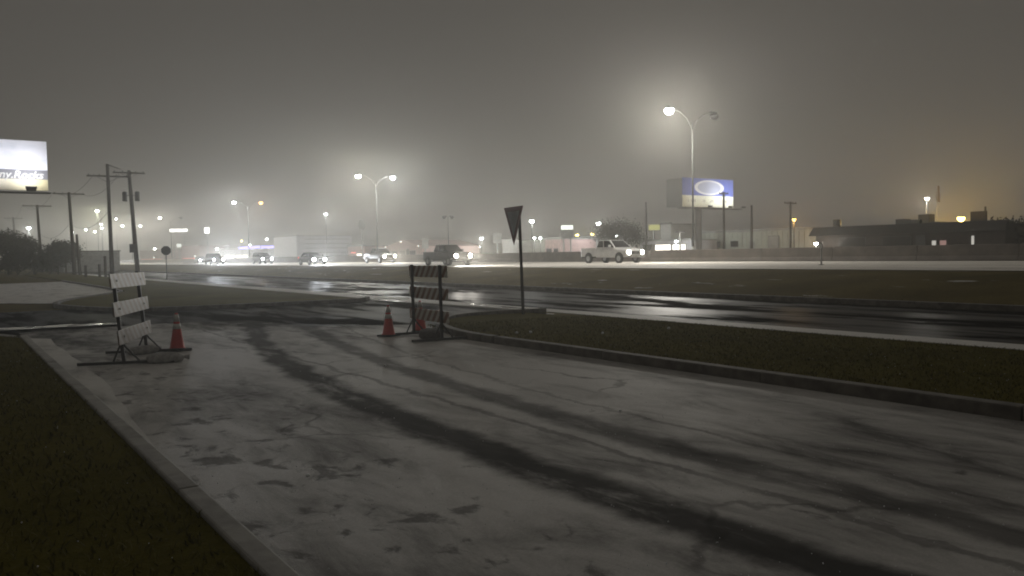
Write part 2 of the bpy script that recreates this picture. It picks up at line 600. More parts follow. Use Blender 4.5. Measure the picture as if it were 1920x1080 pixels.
VZ = lambda x: .11 - .075 * max(0, min(1, (x - 8.8) / 5.4))
tilt_sheet('verge_ground', verge, lambda x, y: VZ(x))
# verge on the other side of the cross street
edge = spline([(13.7, 29.6), (12.7, 28.6), (9.0, 28.8), (5.8, 29.4), (4.4, 31.2), (3.5, 35.4), (4.7, 39.9), (6.8, 44.6), (8.0, 50.5), (8.2, 78)], 4)
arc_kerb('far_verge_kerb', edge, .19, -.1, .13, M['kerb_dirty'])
far_verge = [(13.7, 29.6), (13.7, 120), (8.2, 120)] + [(x + .1, y + .1) for x, y in edge[::-1][:-1]]
tilt_sheet('far_verge_ground', far_verge, lambda x, y: .09 - .055 * max(0, min(1, (x - 8.2) / 5.5)))
# lawn at the lower left
lawn = [(-40, -20), (1.285, -20), (1.285, 20.6), (.6, 22.2), (-1.5, 23.0), (-40, 23.0)]
sheet('lawn_ground', lawn, .085, M['grass_low'], .2)
lk = spline([(1.29, 21.0), (.9, 22.0), (.1, 22.9), (-1.6, 23.15), (-12, 23.2)], 3)
arc_kerb('corner_kerb', lk, .2, -.1, .10, M['kerb'])
sheet('cross_street_gutter', [(-40, 23.4), (-1.5, 23.4), (1.2, 24.0), (3.8, 24.0), (3.9, 24.5), (1, 25.1), (-40, 25.3)], .012, M['gutter'])


# standing water
def puddle(cx, cy, rx, ry, z, seed):
    rnd = random.Random(seed)
    pts = []
    ph = [rnd.uniform(0, 6.3) for _ in range(4)]
    for i in range(36):
        a = 2 * math.pi * i / 36
        r = 1 + .28 * math.sin(2 * a + ph[0]) + .2 * math.sin(3 * a + ph[1]) + .14 * math.sin(5 * a + ph[2]) + .08 * math.sin(9 * a + ph[3])
        pts.append((cx + rx * r * math.cos(a), cy + ry * r * math.sin(a)))
    return sheet('puddle', pts, z, M['water'])


for i, (x, y, rx, ry) in enumerate([(925, 574, .16, 1.3), (960, 577, .14, .8), (1003, 586, .17, .8), (182, 608, .22, .35), (205, 607, .2, .3), (30, 616, .6, .35), (95, 612, .7, .3), (735, 564, .22, 2.2), (700, 556, .16, 2.0)]):
    g = on_z(x, y, .045)
    puddle(g.x, g.y, rx, ry, .0495, i)


# concrete median barrier in cast lengths
def barrier():
    root = tag(link('median_barrier', None), 'long grey concrete median barrier between the highway carriageways', 'barrier')
    prof = [(-.30, 0), (.30, 0), (.30, .08), (.16, .33), (.10, 1.0), (-.10, 1.0), (-.16, .33), (-.30, .08)]
    L = 6.0
    n = len(prof)
    vs = [(x, y, z) for y in (-L / 2 + .012, L / 2 - .012) for x, z in prof]
    mb = MB().add(vs, [tuple(range(n)), tuple(range(2 * n - 1, n - 1, -1))] + [(i, (i + 1) % n, n + (i + 1) % n, n + i) for i in range(n)])
    me = mb.mesh('barrier_length', M['barrier'], bevel=.015)
    for k in range(75):
        link('barrier_length', me, root, (51.2 + random.uniform(-.01, .01), -18 + 6 * k, ZH + .0))


barrier()


# grass blades where the camera is near enough to see them; loose hail; both uncountable
def scatter_blades(name, regions, seed):
    rnd = random.Random(seed)
    v, f = [], []
    for x0, x1, y0, y1, zz, cnt, hmin, hmax in regions:
        for _ in range(cnt):
            x, y = rnd.uniform(x0, x1), y0 + (y1 - y0) * rnd.random() ** 1.5
            z = VZ(x) if zz is None else zz
            h, w, a = rnd.uniform(hmin, hmax), rnd.uniform(.004, .009), rnd.uniform(0, 6.28)
            lx, ly = rnd.gauss(0, .03), rnd.gauss(0, .03)
            c, s = math.cos(a) * w, math.sin(a) * w
            o = len(v)
            v += [(x - c, y - s, z), (x + c, y + s, z), (x + c * .6 + lx * .4, y + s * .6 + ly * .4, z + h * .6), (x - c * .6 + lx * .4, y - s * .6 + ly * .4, z + h * .6), (x + lx, y + ly, z + h)]
            f += [(o, o + 1, o + 2, o + 3), (o + 3, o + 2, o + 4)]
    me = bpy.data.meshes.new(name)
    me.from_pydata(v, [], f)
    me.materials.append(M['blade'])
    return tag(link(name, me), kind='stuff')


scatter_blades('lawn_grass', [(-7, 1.28, 1.5, 21, .085, 42000, .025, .06)], 3)
scatter_blades('verge_grass', [(8.85, 14.15, -2, 16.5, None, 36000, .02, .05)], 4)
scatter_blades('slope_grass', [(23.0, 25.2, 6, 45, .02, 9000, .05, .16)], 5)


def loose_hail():
    rnd = random.Random(11)
    v, f = [], []
    for _ in range(1600):
        if rnd.random() < .6:
            x, y, z = rnd.uniform(1.4, 8.5), 1.5 + 11 * rnd.random() ** 1.6, .011
        elif rnd.random() < .5:
            x, y = rnd.uniform(8.85, 14.1), rnd.uniform(0, 16)
            z = VZ(x) + .02
        else:
            x, y, z = rnd.uniform(-4, 1.3), rnd.uniform(2, 18), .10
        r = rnd.uniform(.003, .006)
        o = len(v)
        v += [(x + r, y, z + r), (x, y + r, z + r), (x - r, y, z + r), (x, y - r, z + r), (x, y, z + 2 * r), (x, y, z)]
        f += [(o + a, o + b, o + c) for a, b, c in ((0, 1, 4), (1, 2, 4), (2, 3, 4), (3, 0, 4), (1, 0, 5), (2, 1, 5), (3, 2, 5), (0, 3, 5))]
    me = bpy.data.meshes.new('loose_hail')
    me.from_pydata(v, [], f)
    me.materials.append(M['ice'])
    tag(link('loose_hail', me), kind='stuff')


loose_hail()

# ================================================================== LAMPS AND POLES
WARM, COOL = (1, .955, .86), (.97, 1, .97)


def lamp_head(root, p, yaw, lens, power, color, lit=True, size=1.0, glowr=.13):
    """cobra-head luminaire at p (local), pointing along yaw"""
    Mx = Matrix.Rotation(yaw, 3, 'Z')
    mb = MB()
    L, W = .75 * size, .34 * size
    lo = [(-L * .5, -W * .3), (L * .35, -W * .5), (L * .5, -W * .25), (L * .5, W * .25), (L * .35, W * .5), (-L * .5, W * .3)]
    up = [(x * .8 - .02, y * .6) for x, y in lo]
    mb.frustum([Mx @ Vector((x, y, -.03 * size)) for x, y in lo], [Mx @ Vector((x, y, .13 * size)) for x, y in up])
    h = mb.build('lamp_head', M['lamp_steel'], root, p, bevel=.012)
    prof = [(.02, -.235), (.075, -.22), (.125, -.175), (.155, -.115), (.16, -.07), (.14, -.02)]
    ln = MB().lathe([(r * size * 1.8, z * size * 1.6) for r, z in prof], 12, tuple(Mx @ Vector((.1 * size, 0, 0)))).build('lens', lens if lit else M['glass'], h, smooth=True)
    if lit and power:
        light('lamp', 'POINT', h, Mx @ Vector((.1 * size, 0, -.5 * size)), power, color, glowr)
    return h


def twin_lamp(t, label, left, right, n):
    """twin-arm highway lamp on the median; left arm reaches over the near lanes, right over the far ones"""
    root = thing('street_lamp', label, 'street lamp', (51.2, t, ZH + 1.0), 0, 'twin-arm lamps on the highway median')
    MB().lathe([(.22, 0), (.22, .05), (.13, .12), (.13, .3)], 12).build('base', M['steel'], root)
    MB().tube((0, 0, .1), (0, 0, 10.6), .09, .05, 10).build('pole', M['lamp_steel'], root, smooth=True)
    for sx, (lit, lens, pw, col) in ((-1, left), (1, right)):
        mb = MB()
        pts = [Vector((0, 0, 9.9)), Vector((sx * .7, 0, 10.9)), Vector((sx * 1.5, 0, 11.35)), Vector((sx * 2.35, 0, 11.5))]
        for a, b in zip(pts, pts[1:]):
            mb.tube(a, b, .035, .03, 7)
        mb.build('arm', M['lamp_steel'], root)
        lamp_head(root, (sx * 2.6, 0, 11.5), 0 if sx > 0 else math.pi, lens, pw, col, lit, 1.35)


PW = 14000
W_, C_ = (True, M['lens'], PW, WARM), (True, M['lens_white'], PW * .8, COOL)
OFF = (False, M['glass'], 0, WARM)
twin_lamp(46, 'tall twin-arm street lamp before the billboard with only its near arm lit', (True, M['lens'], PW * 1.15, WARM), OFF, 0)
twin_lamp(106, 'twin-arm street lamp with both heads lit, above the dark pickup', (True, M['lens'], PW * 1.1, (1, .96, .83)), C_, 1)
twin_lamp(166, 'twin-arm street lamp whose right head glows dim orange', C_, (True, M['lens_amber'], PW * .12, (1, .5, .15)), 2)
twin_lamp(235, 'fourth twin-arm street lamp from the billboard, above the long lit bar sign', (True, M['lens'], PW, WARM), OFF, 3)
twin_lamp(292, 'fifth twin-arm street lamp from the billboard, small in the haze', (True, M['lens'], PW, WARM), (True, M['lens'], PW * .4, WARM), 4)
twin_lamp(352, 'farthest twin-arm street lamp in the haze beside the leaning utility pole', (True, M['lens'], PW, WARM), (True, M['lens'], PW * .5, WARM), 5)


def lot_lamp(x, y, dep, label, power, lens='lens_white', col=COOL, size=1.25, heads=1, base=ZH, group='area lamps beyond the highway', lit=True, pole=True, two_yaw=None, pole_mat='dark_steel'):
    P = at(x, y, dep)
    root = thing('area_lamp', label, 'lamp', (P.x, P.y, base), 0, group)
    h = P.z - base
    if pole:
        MB().tube((0, 0, 0), (0, 0, h + .12), .06, .045, 8).build('pole', M[pole_mat], root)
        MB().lathe([(.2, 0), (.2, .06), (.1, .12), (.1, .2)], 10).build('base', M[pole_mat], root)
    away = math.atan2(-P.y, -P.x)
    for k in range(heads):
        yaw = (two_yaw if two_yaw is not None else away) + math.pi * k
        off = Matrix.Rotation(yaw, 3, 'Z') @ Vector((.5 * size, 0, h + .08))
        lamp_head(root, off, yaw, M[lens], power, col, lit, size, .12 * size)
    return root


lot_lamp(997, 414, 135, 'bright white area lamp close right of the yield sign', 3200, size=1.3)
lot_lamp(1122, 418, 140, 'bright white area lamp left of the bare round tree', 3400, size=1.3, col=(.97, .98, 1))
lot_lamp(1156, 440, 150, 'small white lamp shining through the bare round tree', 900)
lot_lamp(1111, 438, 175, 'small yellowish lamp between the pole sign and the bare tree', 1500, 'lens_yellow', (1, .9, .6))
lot_lamp(903, 446, 165, 'white lamp left of the yield sign, upper of two', 3500, col=(1, .97, .92), size=1.2)
lot_lamp(897, 462, 180, 'white lamp left of the yield sign, lower of two', 1300)
lot_lamp(840, 407, 120, 'unlit grey double-headed lot lamp above the dark pickup', 0, heads=2, lit=False, two_yaw=-YAW, size=1.0)
lot_lamp(611, 401, 190, 'lone white lamp left of the twin-arm lamp above the pale box building', 4500)
lot_lamp(567, 450, 255, 'left of two small yellow lamps beside the pale box building', 1700, 'lens_yellow', (1, .93, .6))
lot_lamp(575, 453, 250, 'right of two small yellow lamps beside the pale box building', 1500, 'lens_yellow', (1, .93, .6))
lot_lamp(500, 448, 270, 'white lamp just left of the pale box building', 1800)
lot_lamp(453, 451, 280, 'small lamp above the left end of the violet canopy', 1800, 'lens_yellow', (1, .95, .7))
lot_lamp(468, 459, 270, 'small lamp just above the middle of the violet canopy', 900)
lot_lamp(407, 466, 250, 'low white lamp left of the violet canopy', 1300)
lot_lamp(290, 466, 260, 'small pinkish lamp behind the octagonal sign', 900, 'lens', (1, .85, .75))
lot_lamp(182, 395, 215, 'bright yellow-green area lamp left of the tall utility poles', 17000, 'lens', (.98, 1, .72), 1.5, base=0)
lot_lamp(190, 420, 290, 'upper of two small lamps left of the tall utility pole', 2500, 'lens', WARM)
lot_lamp(191, 427, 280, 'lower of two small lamps left of the tall utility pole', 3000, 'lens_white', COOL)
lot_lamp(161, 430, 300, 'small lamp between the second utility pole and the tall pair', 2600, base=0)
lot_lamp(135, 435, 200, 'lamp peeping past the second utility pole', 2600, base=0)
lot_lamp(54, 427, 170, 'white lamp between the two far left utility poles', 5200, base=0)
lot_lamp(250, 407, 260, 'white lamp right of the tall pair of utility poles', 6500, 'lens', WARM)
lot_lamp(218, 410, 330, 'faint lamp seen between the tall pair of utility poles', 1800)
lot_lamp(1082, 440, 165, 'yellowish lamp right of the lit pole sign', 2000, 'lens_yellow', (1, .98, .7))
lot_lamp(1738, 372, 106, 'white area lamp left of the flag over the dark building', 2400, 'lens', WARM, .9)
lot_lamp(1802, 408, 104, 'glaring yellow lamp over the right end of the dark building', 11000, 'lens_yellow', (1, .62, .12), 1.6, pole_mat='steel')
lot_lamp(1530, 456, 92, 'low white lamp at the left end of the dark building', 900, 'lens', WARM, .8)


def utility_pole(top, X, Y, label, lean=(0, 0), arm=2.4, arms=(.35,), transformers=False, base=0., r=.15, arm_yaw=0):
    root = thing('utility_pole', label, 'utility pole', (X, Y, base), 0, 'utility poles')
    h = top - base
    tp = Vector((lean[0], lean[1], h))
    MB().tube((0, 0, 0), tp, r, r * .72, 10).build('pole', M['wood'], root, smooth=True)
    for k, dz in enumerate(arms):
        c = tp * ((h - dz) / h)
        a = MB().box(c, (arm, .11, .14), arm_yaw).build('crossarm', M['wood'], root, bevel=.01)
        for e in (-.45, -.2, .2, .45):
            d = Matrix.Rotation(arm_yaw, 3, 'Z') @ Vector((e * arm, 0, 0))
            MB().lathe([(.02, .07), (.05, .1), (.05, .14), (.035, .16), (.05, .19), (.02, .23)], 8, tuple(c + d)).build('insulator', M['dark_steel'], a)
        for sgn in (-1, 1):
            d = Matrix.Rotation(arm_yaw, 3, 'Z') @ Vector((sgn * arm * .28, 0, 0))
            MB().tube(c + d, c + Vector((0, 0, -.6)), .02, n=5).build('brace', M['dark_steel'], root)
    if transformers:
        for sx in (-1, 1):
            c = tp * ((h - 2.6) / h) + Vector((sx * .62 * .816, -sx * .62 * .577, -.45))
            t = MB().lathe([(.2, 0), (.24, .05), (.24, .85), (.18, .95), (.05, .98)], 12, tuple(c)).build('transformer', M['dark_steel'], root)
            MB().tube(c + Vector((0, 0, .5)), tp * ((h - 2.4) / h), .04, n=5).build('bracket', M['dark_steel'], t)
    return root


pA = utility_pole(10.9, 13, 84.6, 'tall dark utility pole with bent top bracket, left of the tall pair', (-.05, .05), 3.6, (1.15,), arm_yaw=-.1, r=.2)
MB().tube((-.05, .05, 10.85), (1.05, -.1, 10.45), .05, .03, 6).build('top_bracket', M['wood'], pA)
pB = utility_pole(10.6, 15.6, 86.5, 'dark utility pole with two transformer cans, right of the tall pair', (-.45, .1), 2.9, (.25,), True, r=.23)
MB().box((-.42, -.15, 2.9), (.55, .25, .85)).build('control_box', M['dark_steel'], pB, bevel=.02)
pC = utility_pole(10.2, 13, 112, 'third utility pole from the right, single crossarm, behind the small tree', (-.25, .1), 3.4, (.2,), r=.24)
pD = utility_pole(11.1, 13, 153, 'fourth utility pole from the right, single crossarm', (-.3, 0), 4.2, (.2,), r=.27)
pE = utility_pole(11.6, 13, 208, 'leftmost and farthest utility pole with a short crossarm', (-.4, 0), 3.6, (.2,), r=.27)
pF = utility_pole(4.9, 13.0, 107, 'short bare wooden post right of the small tree', (-.2, 0), .3, (), r=.2)
Pr = on_x(1482, 86, 378)
pG = utility_pole(Pr.z, Pr.x, Pr.y, 'utility pole with crossarm beside the orange lamp', (0, 0), 2.4, (.2,), base=ZH)
for x, yt, X, lab, ar in [(1211, 379, 78, 'slim dark pole left of the large billboard', ()), (1357, 360, 76, 'dark pole with small crossarm in front of the billboard', (.2,)), (1409, 385, 80, 'bare dark pole right of the large billboard', ())]:
    P = on_x(x, X, yt)
    utility_pole(P.z, P.x, P.y, lab, (0, 0), 1.6, ar, base=ZH, r=.17)
lot_lamp(1489, 411, 108, 'orange lamp on the utility pole over the pale building', 1200, 'lens_amber', (1, .52, .12), .9, pole=True)


def wire(a, b, sag, label):
    mb = MB()
    a, b = Vector(a), Vector(b)
    pts = [a.lerp(b, i / 14) - Vector((0, 0, 4 * sag * (i / 14) * (1 - i / 14))) for i in range(15)]
    for p, q in zip(pts, pts[1:]):
        mb.tube(p, q, .018, n=5, cap=False)
    tag(mb.build('power_line', M['black']), label, 'cable', 'cables between the utility poles')


wire((11.8, 84.6, 9.95), (11.1, 112, 10.2), 1.1, 'upper left cable from the tall pole to the third pole')
wire((13.9, 84.6, 9.95), (13.8, 112, 10.2), 1.1, 'upper right cable from the tall pole to the third pole')
wire((13, 84.6, 6.6), (12.7, 112, 6.4), 1.2, 'thick lower cable sagging from the tall pole to the third pole')
wire((12.7, 112, 6.4), (12.6, 153, 6.8), 1.5, 'lower cable sagging between the third and fourth poles')
wire((11.1, 112, 10.2), (10.7, 153, 11.1), 1.4, 'upper cable between the third and fourth poles')
wire((10.7, 153, 11.1), (11.2, 208, 11.6), 1.6, 'upper cable between the two farthest left poles')


# ================================================================== BILLBOARDS
def billboard_left():
    # 14.6 x 4.3 m face across the road, seen from the front
    x1, y1, zb, W, H = 7.4, 78.5, 7.75, 14.6, 4.15
    root = thing('billboard', 'white floodlit billboard at the left edge, dark band with white lettering', 'billboard', (x1 - W / 2, y1, 0))
    fx = -W / 2
    MB().tube((-2, .9, 0), (-2, .9, zb + .3), .5, .5, 16).build('post', M['dark_steel'], root)
    MB().box((0, .35, zb + H / 2), (W - .1, .5, H - .1)).build('frame', M['dark_steel'], root, bevel=.02)
    m, nt, p = new_mat('billboard_print')
    co = obj_co(nt)
    sep = N(nt, 'ShaderNodeSeparateXYZ')
    nt.links.new(co, sep.inputs[0])
    X, Z = sep.outputs[0], sep.outputs[2]
    band = math_(nt, 'MULTIPLY', math_(nt, 'GREATER_THAN', Z, .92), math_(nt, 'LESS_THAN', Z, 1.72))
    low = math_(nt, 'LESS_THAN', Z, .92)
    cl = mixc(nt, smooth(nt, noise(nt, stretch(nt, co, (.6, 1, 1.6)), .9, 5), .4, .7), (.80, .80, .86), (.62, .65, .72))
    warm = mixc(nt, smooth(nt, X, 2.0, 6.6), (.80, .76, .68), (.62, .55, .33))
    c = mixc(nt, low, cl, warm)
    c = mixc(nt, band, c, (.18, .18, .20))
    nt.links.new(c, p.inputs['Base Color'])
    p.inputs['Roughness'].default_value = .6
    f = MB().box((0, 0, H / 2), (W, .06, H)).build('printed_face', m, root, (0, .06, zb), bevel=.01)
    cu = bpy.data.curves.new('lettering', 'FONT')
    cu.body = 'etany.Rocks'
    cu.size = .88
    cu.shear = .25
    cu.extrude = .008
    cu.offset = .018
    cu.align_x = 'RIGHT'
    cu.materials.append(M['sign_white'])
    tmp = link('lettering_curve', cu)
    bpy.context.view_layer.update()
    me = bpy.data.meshes.new_from_object(tmp.evaluated_get(bpy.context.evaluated_depsgraph_get()))
    bpy.data.objects.remove(tmp)
    o = link('lettering', me, f, (W / 2 - .35, -.045, 1.0))
    o.rotation_euler = (R_(90), 0, 0)
    MB().box((0, -.9, zb - .28), (W + .1, 1.3, .08)).build('catwalk', M['dark_steel'], root)
    for k, lx in enumerate((-6, -2.6, 1.9, 5.9)):
        fl = MB()
        fl.tube((lx, -.3, zb - .24), (lx, -1.9, zb - .2), .04, n=6)
        fl.frustum([(lx - .32, -2.1, zb - .22), (lx + .32, -2.1, zb - .22), (lx + .32, -1.7, zb - .22), (lx - .32, -1.7, zb - .22)],
                   [(lx - .42, -2.2, zb + .1), (lx + .42, -2.2, zb + .1), (lx + .42, -1.75, zb + .22), (lx - .42, -1.75, zb + .22)])
        h = fl.build('floodlight', M['dark_steel'], root, bevel=.01)
        light('flood', 'AREA', h, (lx, -1.95, zb + .28), 430, (.95, .96, 1), rot=(R_(180 - 35), 0, 0), size=.5, spread=R_(150))
    return root


billboard_left()


def billboard_right():
    x0, y0, zb, W, H, D = 89.0, 82.0, 8.2, 11.4, 4.3, 3.2
    root = thing('billboard', 'blue and cream billboard on a thick single post beyond the highway', 'billboard', (x0 + W / 2, y0, ZH))
    z = zb - ZH
    MB().tube((-.9, 1.2, 0), (-.9, 1.2, z + .2), .48, .48, 16).build('post', M['wall_dark'], root)
    MB().box((0, D / 2 + .1, z + H / 2), (W - .2, D, H - .1)).build('frame', M['dark_steel'], root, bevel=.03)
    m, nt, p = new_mat('billboard_print_blue')
    co = obj_co(nt)
    sep = N(nt, 'ShaderNodeSeparateXYZ')
    nt.links.new(co, sep.inputs[0])
    X, Z = sep.outputs[0], sep.outputs[2]
    c = mixc(nt, math_(nt, 'LESS_THAN', Z, 1.72), (.11, .15, .46), (.70, .72, .60))
    dx = math_(nt, 'DIVIDE', math_(nt, 'SUBTRACT', X, .2), 3.3)
    dz = math_(nt, 'DIVIDE', math_(nt, 'SUBTRACT', Z, 2.95), 1.12)
    rr = math_(nt, 'ADD', math_(nt, 'MULTIPLY', dx, dx), math_(nt, 'MULTIPLY', dz, dz))
    c = mixc(nt, math_(nt, 'LESS_THAN', rr, 1.), c, (.70, .72, .76))
    c = mixc(nt, math_(nt, 'LESS_THAN', rr, .62), c, (.38, .42, .56))
    # broken line of dark print across the cream half
    ln = math_(nt, 'MULTIPLY', math_(nt, 'GREATER_THAN', Z, .72), math_(nt, 'LESS_THAN', Z, 1.15))
    br = smooth(nt, noise(nt, stretch(nt, co, (2.2, 1, .3)), 1.4, 3), .5, .56)
    c = mixc(nt, math_(nt, 'MULTIPLY', math_(nt, 'MULTIPLY', ln, br), .6), c, (.25, .24, .20))
    nt.links.new(c, p.inputs['Base Color'])
    p.inputs['Roughness'].default_value = .6
    MB().box((0, 0, H / 2), (W, .06, H)).build('printed_face', m, root, (0, 0, z), bevel=.01)
    MB().box((-.4, -.8, z - .3), (W + 1.6, 1.2, .09)).build('catwalk', M['dark_steel'], root)
    for lx, pw in ((-2.9, 110), (1.6, 330), (4.6, 460)):
        fl = MB()
        fl.tube((lx, -.3, z - .25), (lx, -2.8, z - .2), .04, n=6)
        fl.frustum([(lx - .25, -3.0, z - .22), (lx + .25, -3.0, z - .22), (lx + .25, -2.7, z - .22), (lx - .25, -2.7, z - .22)],
                   [(lx - .32, -3.1, z + .02), (lx + .32, -3.1, z + .02), (lx + .32, -2.7, z + .1), (lx - .32, -2.7, z + .1)])
        h = fl.build('floodlight', M['dark_steel'], root)
        light('flood', 'AREA', h, (lx, -2.9, z + .2), pw, (.97, .98, 1), rot=(R_(180 - 35), 0, 0), size=.45, spread=R_(150))


billboard_right()


# ================================================================== SIGNS ON POSTS
def yield_sign():
    root = thing('yield_sign', 'dark downward-pointing triangle road sign on a thin post in the verge', 'road sign', (13.06, 17.95, .05))
    lean = Vector((-.10, .07, 0))
    MB().box((0, 0, 1.5), (.06, .06, 3.0)).build('post', M['dark_steel'], root).rotation_euler = (0, R_(-1.6), 0)
    nrm = Vector((-.985, .17, 0)).normalized()
    side = Vector((-nrm.y, nrm.x, 0))
    def tri(r, y):
        return [side * (-.61 * r) + Vector((0, 0, .36 * r)) + nrm * y, side * (.61 * r) + Vector((0, 0, .36 * r)) + nrm * y, Vector((0, 0, -.70 * r)) + nrm * y]
    c = Vector((-.22, .07, 2.62))
    def plate(r, a, b, mat, name, par):
        o = MB().frustum([c + v for v in tri(r, a)], [c + v for v in tri(r, b)]).build(name, mat, par, bevel=.004)
        return o
    pl = plate(1.0, .0, .012, M['sign_red'], 'border_plate', root)
    pl.rotation_euler = (0, 0, 0)
    plate(.66, .0125, .015, M['alu'], 'white_panel', pl)
    plate(.99, -.004, -.0005, M['alu'], 'back', pl)


yield_sign()


def octagon_sign():
    P = on_z(313, 524, .08)
    root = thing('stop_sign', 'octagonal road sign seen from behind on a thin post by the frontage road', 'road sign', (P.x, P.y, .08))
    MB().box((0, 0, 1.3), (.06, .06, 2.6)).build('post', M['dark_steel'], root)
    pts = [(.40 * math.cos(R_(22.5 + 45 * i)), .40 * math.sin(R_(22.5 + 45 * i))) for i in range(8)]
    o = MB().prism(pts, 0, .012).build('plate', [M['dark_steel']], root, (0, -.05, 2.4))
    o.rotation_euler = (R_(90), 0, R_(-20))


octagon_sign()


def pole_sign(x, ytop, ybot, X, w, label, lit=None, split=0, posts=1, oval=False, mat='wall_grey', depth=.4, name='pole_sign'):
    T = on_x(x, X, ytop)
    Bm = on_x(x, X, ybot)
    h = T.z - Bm.z
    root = thing(name, label, 'sign', (T.x, T.y, ZH), -YAW)
    zb = Bm.z - ZH
    offs = [0] if posts == 1 else [-w * .28, w * .28]
    for o in offs:
        MB().tube((o, 0, 0), (o, 0, zb + .3), .14, .14, 10).build('post', M['steel'], root)
    if oval:
        pts = [(w / 2 * math.cos(R_(15 * i)), h / 2 + h / 2 * math.sin(R_(15 * i))) for i in range(24)]
        ob = MB().prism(pts, -depth / 2, depth / 2).build('cabinet', M[mat], root, (0, 0, zb))
        ob.rotation_euler = (R_(90), 0, 0)
        return root
    if split:
        hs = h * split
        MB().box((0, 0, zb + (h - hs) / 2 - .02), (w, depth, h - hs - .04)).build('lower_cabinet', M[mat], root, bevel=.02)
        cab = MB().box((0, 0, zb + h - hs / 2), (w, depth, hs)).build('cabinet', M[mat], root, bevel=.02)
        zc, hc = zb + h - hs / 2, hs
    else:
        cab = MB().box((0, 0, zb + h / 2), (w, depth, h)).build('cabinet', M[mat], root, bevel=.02)
        zc, hc = zb + h / 2, h
    if lit:
        MB().box((0, -depth / 2 - .02, zc), (w * .94, .04, hc * .9)).build('lit_face', M[lit], cab)
    return root


pole_sign(1063, 422, 447, 84, 2.1, 'two-tier pole sign on twin posts, upper panel lit white', 'panel_dim', .36, 2)
pole_sign(932, 437, 456, 80, 1.5, 'small grey pole sign left of the yield sign', None, .5, 1)
pole_sign(797, 447, 466, 72, 1.15, 'grey two-panel highway sign above the tail of the dark pickup', None, .45, 1)
pole_sign(678, 411, 431, 82, 1.5, 'dim oval sign on a tall post in the haze', None, 0, 1, True, 'dark_steel')
pole_sign(335, 429, 435, 86, 8.4, 'long lit white bar sign high in the haze', 'panel_lit', 0, 2)
pole_sign(388, 426, 438, 86, 2.2, 'square lit white box sign high in the haze', 'panel_lit', 0, 1)
pole_sign(336, 457, 464, 84, 2.2, 'small dim lit sign below the long lit bar sign', 'panel_dim', 0, 1)
pole_sign(1226, 421, 432, 98, 2.0, 'yellowish green sign panel left of the billboard post', 'panel_yellow', 0, 1)
pole_sign(1275, 433.5, 436.5, 92, 1.5, 'thin dark shelf sign left of the billboard post', None, 0, 1, mat='dark_steel')


# ================================================================== BUILDINGS
def building(name, label, xa, xb, X, ytop, depth, wall, roof='roof_dark', parapet=.25, windows=(), base=ZH, top=None, door=None):
    """box building whose long wall faces the highway, from column xa to xb; windows: (u0, u1, z0, z1, material)"""
    A, B = on_x(xa, X, ytop), on_x(xb, X, ytop)
    ya, yb = max(A.y, B.y), min(A.y, B.y)
    h = (top if top is not None else (A.z + B.z) / 2) - base
    L = ya - yb
    root = thing(name, label, 'building', (X, yb, base))
    MB().box((depth / 2, L / 2, h / 2), (depth, L, h)).build('wall', M[wall], root)
    rf = MB()
    rf.box((depth / 2, L / 2, h + .06), (depth + .3, L + .3, .12))
    r = rf.build('roof', M[roof], root)
    MB().box((.02, L / 2, h + .12 + parapet / 2), (.25, L + .2, parapet)).build('parapet', M[roof], r)
    for u0, u1, z0, z1, mt in windows:
        w = MB().box((-.03, L * (1 - (u0 + u1) / 2), (z0 + z1) / 2), (.06, L * (u1 - u0) + .16, z1 - z0 + .16)).build('window', M['dark_steel'], root)
        MB().box((-.075, L * (1 - (u0 + u1) / 2), (z0 + z1) / 2), (.03, L * (u1 - u0), z1 - z0)).build('pane', M[mt], w)
    if door:
        u, wd, hd, mt = door
        d = MB().box((-.03, L * (1 - u), hd / 2), (.06, wd, hd)).build('door', M[mt], root)
        MB().box((-.09, L * (1 - u) + wd * .38, hd * .45), (.05, .05, .2)).build('handle', M['steel'], d)
    return root, L, h, depth


# dark restaurant at the right
b, L, h, dp = building('restaurant_building', 'long low dark flat-roofed building at the right, beyond the barrier', 1530, 1885, 84, 428, 16, 'wall_dark', parapet=.3,
                       windows=((.66, .68, 1.0, 1.5, 'window_faint'), (.70, .73, 1.0, 1.5, 'window_rosy'), (.85, .862, .7, 1.9, 'window_faint'), (.15, .3, .8, 2.0, 'roof_dark'), (.4, .55, .8, 2.0, 'roof_dark')), door=(.60, 1.0, 2.1, 'dark_steel'))
# sloping mansard band along the front
MB().frustum([(-.9, -.4, h - .55), (-.02, -.4, h - .55), (-.02, L + .4, h - .55), (-.9, L + .4, h - .55)], [(-.25, -.2, h + .45), (-.02, -.2, h + .45), (-.02, L + .2, h + .45), (-.25, L + .2, h + .45)]).build('mansard', M['roof_dark'], b)
MB().tube((2, L * .93, h), (2, L * .93, h + 1.35), .45, .45, 12).build('flue', M['dark_steel'], b)
for u, w, hh, dd in ((.43, 1.1, .95, 1.2), (.50, 1.8, .8, 2), (.555, 1.2, 1.35, 1.2), (.61, 1.3, .5, 1.4)):
    MB().box((3, L * (1 - u), h + .12 + hh / 2), (dd, w, hh)).build('rooftop_unit', M['dark_steel'], b, bevel=.03)
MB().box((1.2, L * .145, h + .9), (.3, 1.5, 1.1)).build('roof_sign', M['wall_dark'], b, bevel=.02)
MB().tube((1.2, L * .115, h), (1.2, L * .115, h + 1.9), .1, n=8).build('vent_pipe', M['dark_steel'], b)

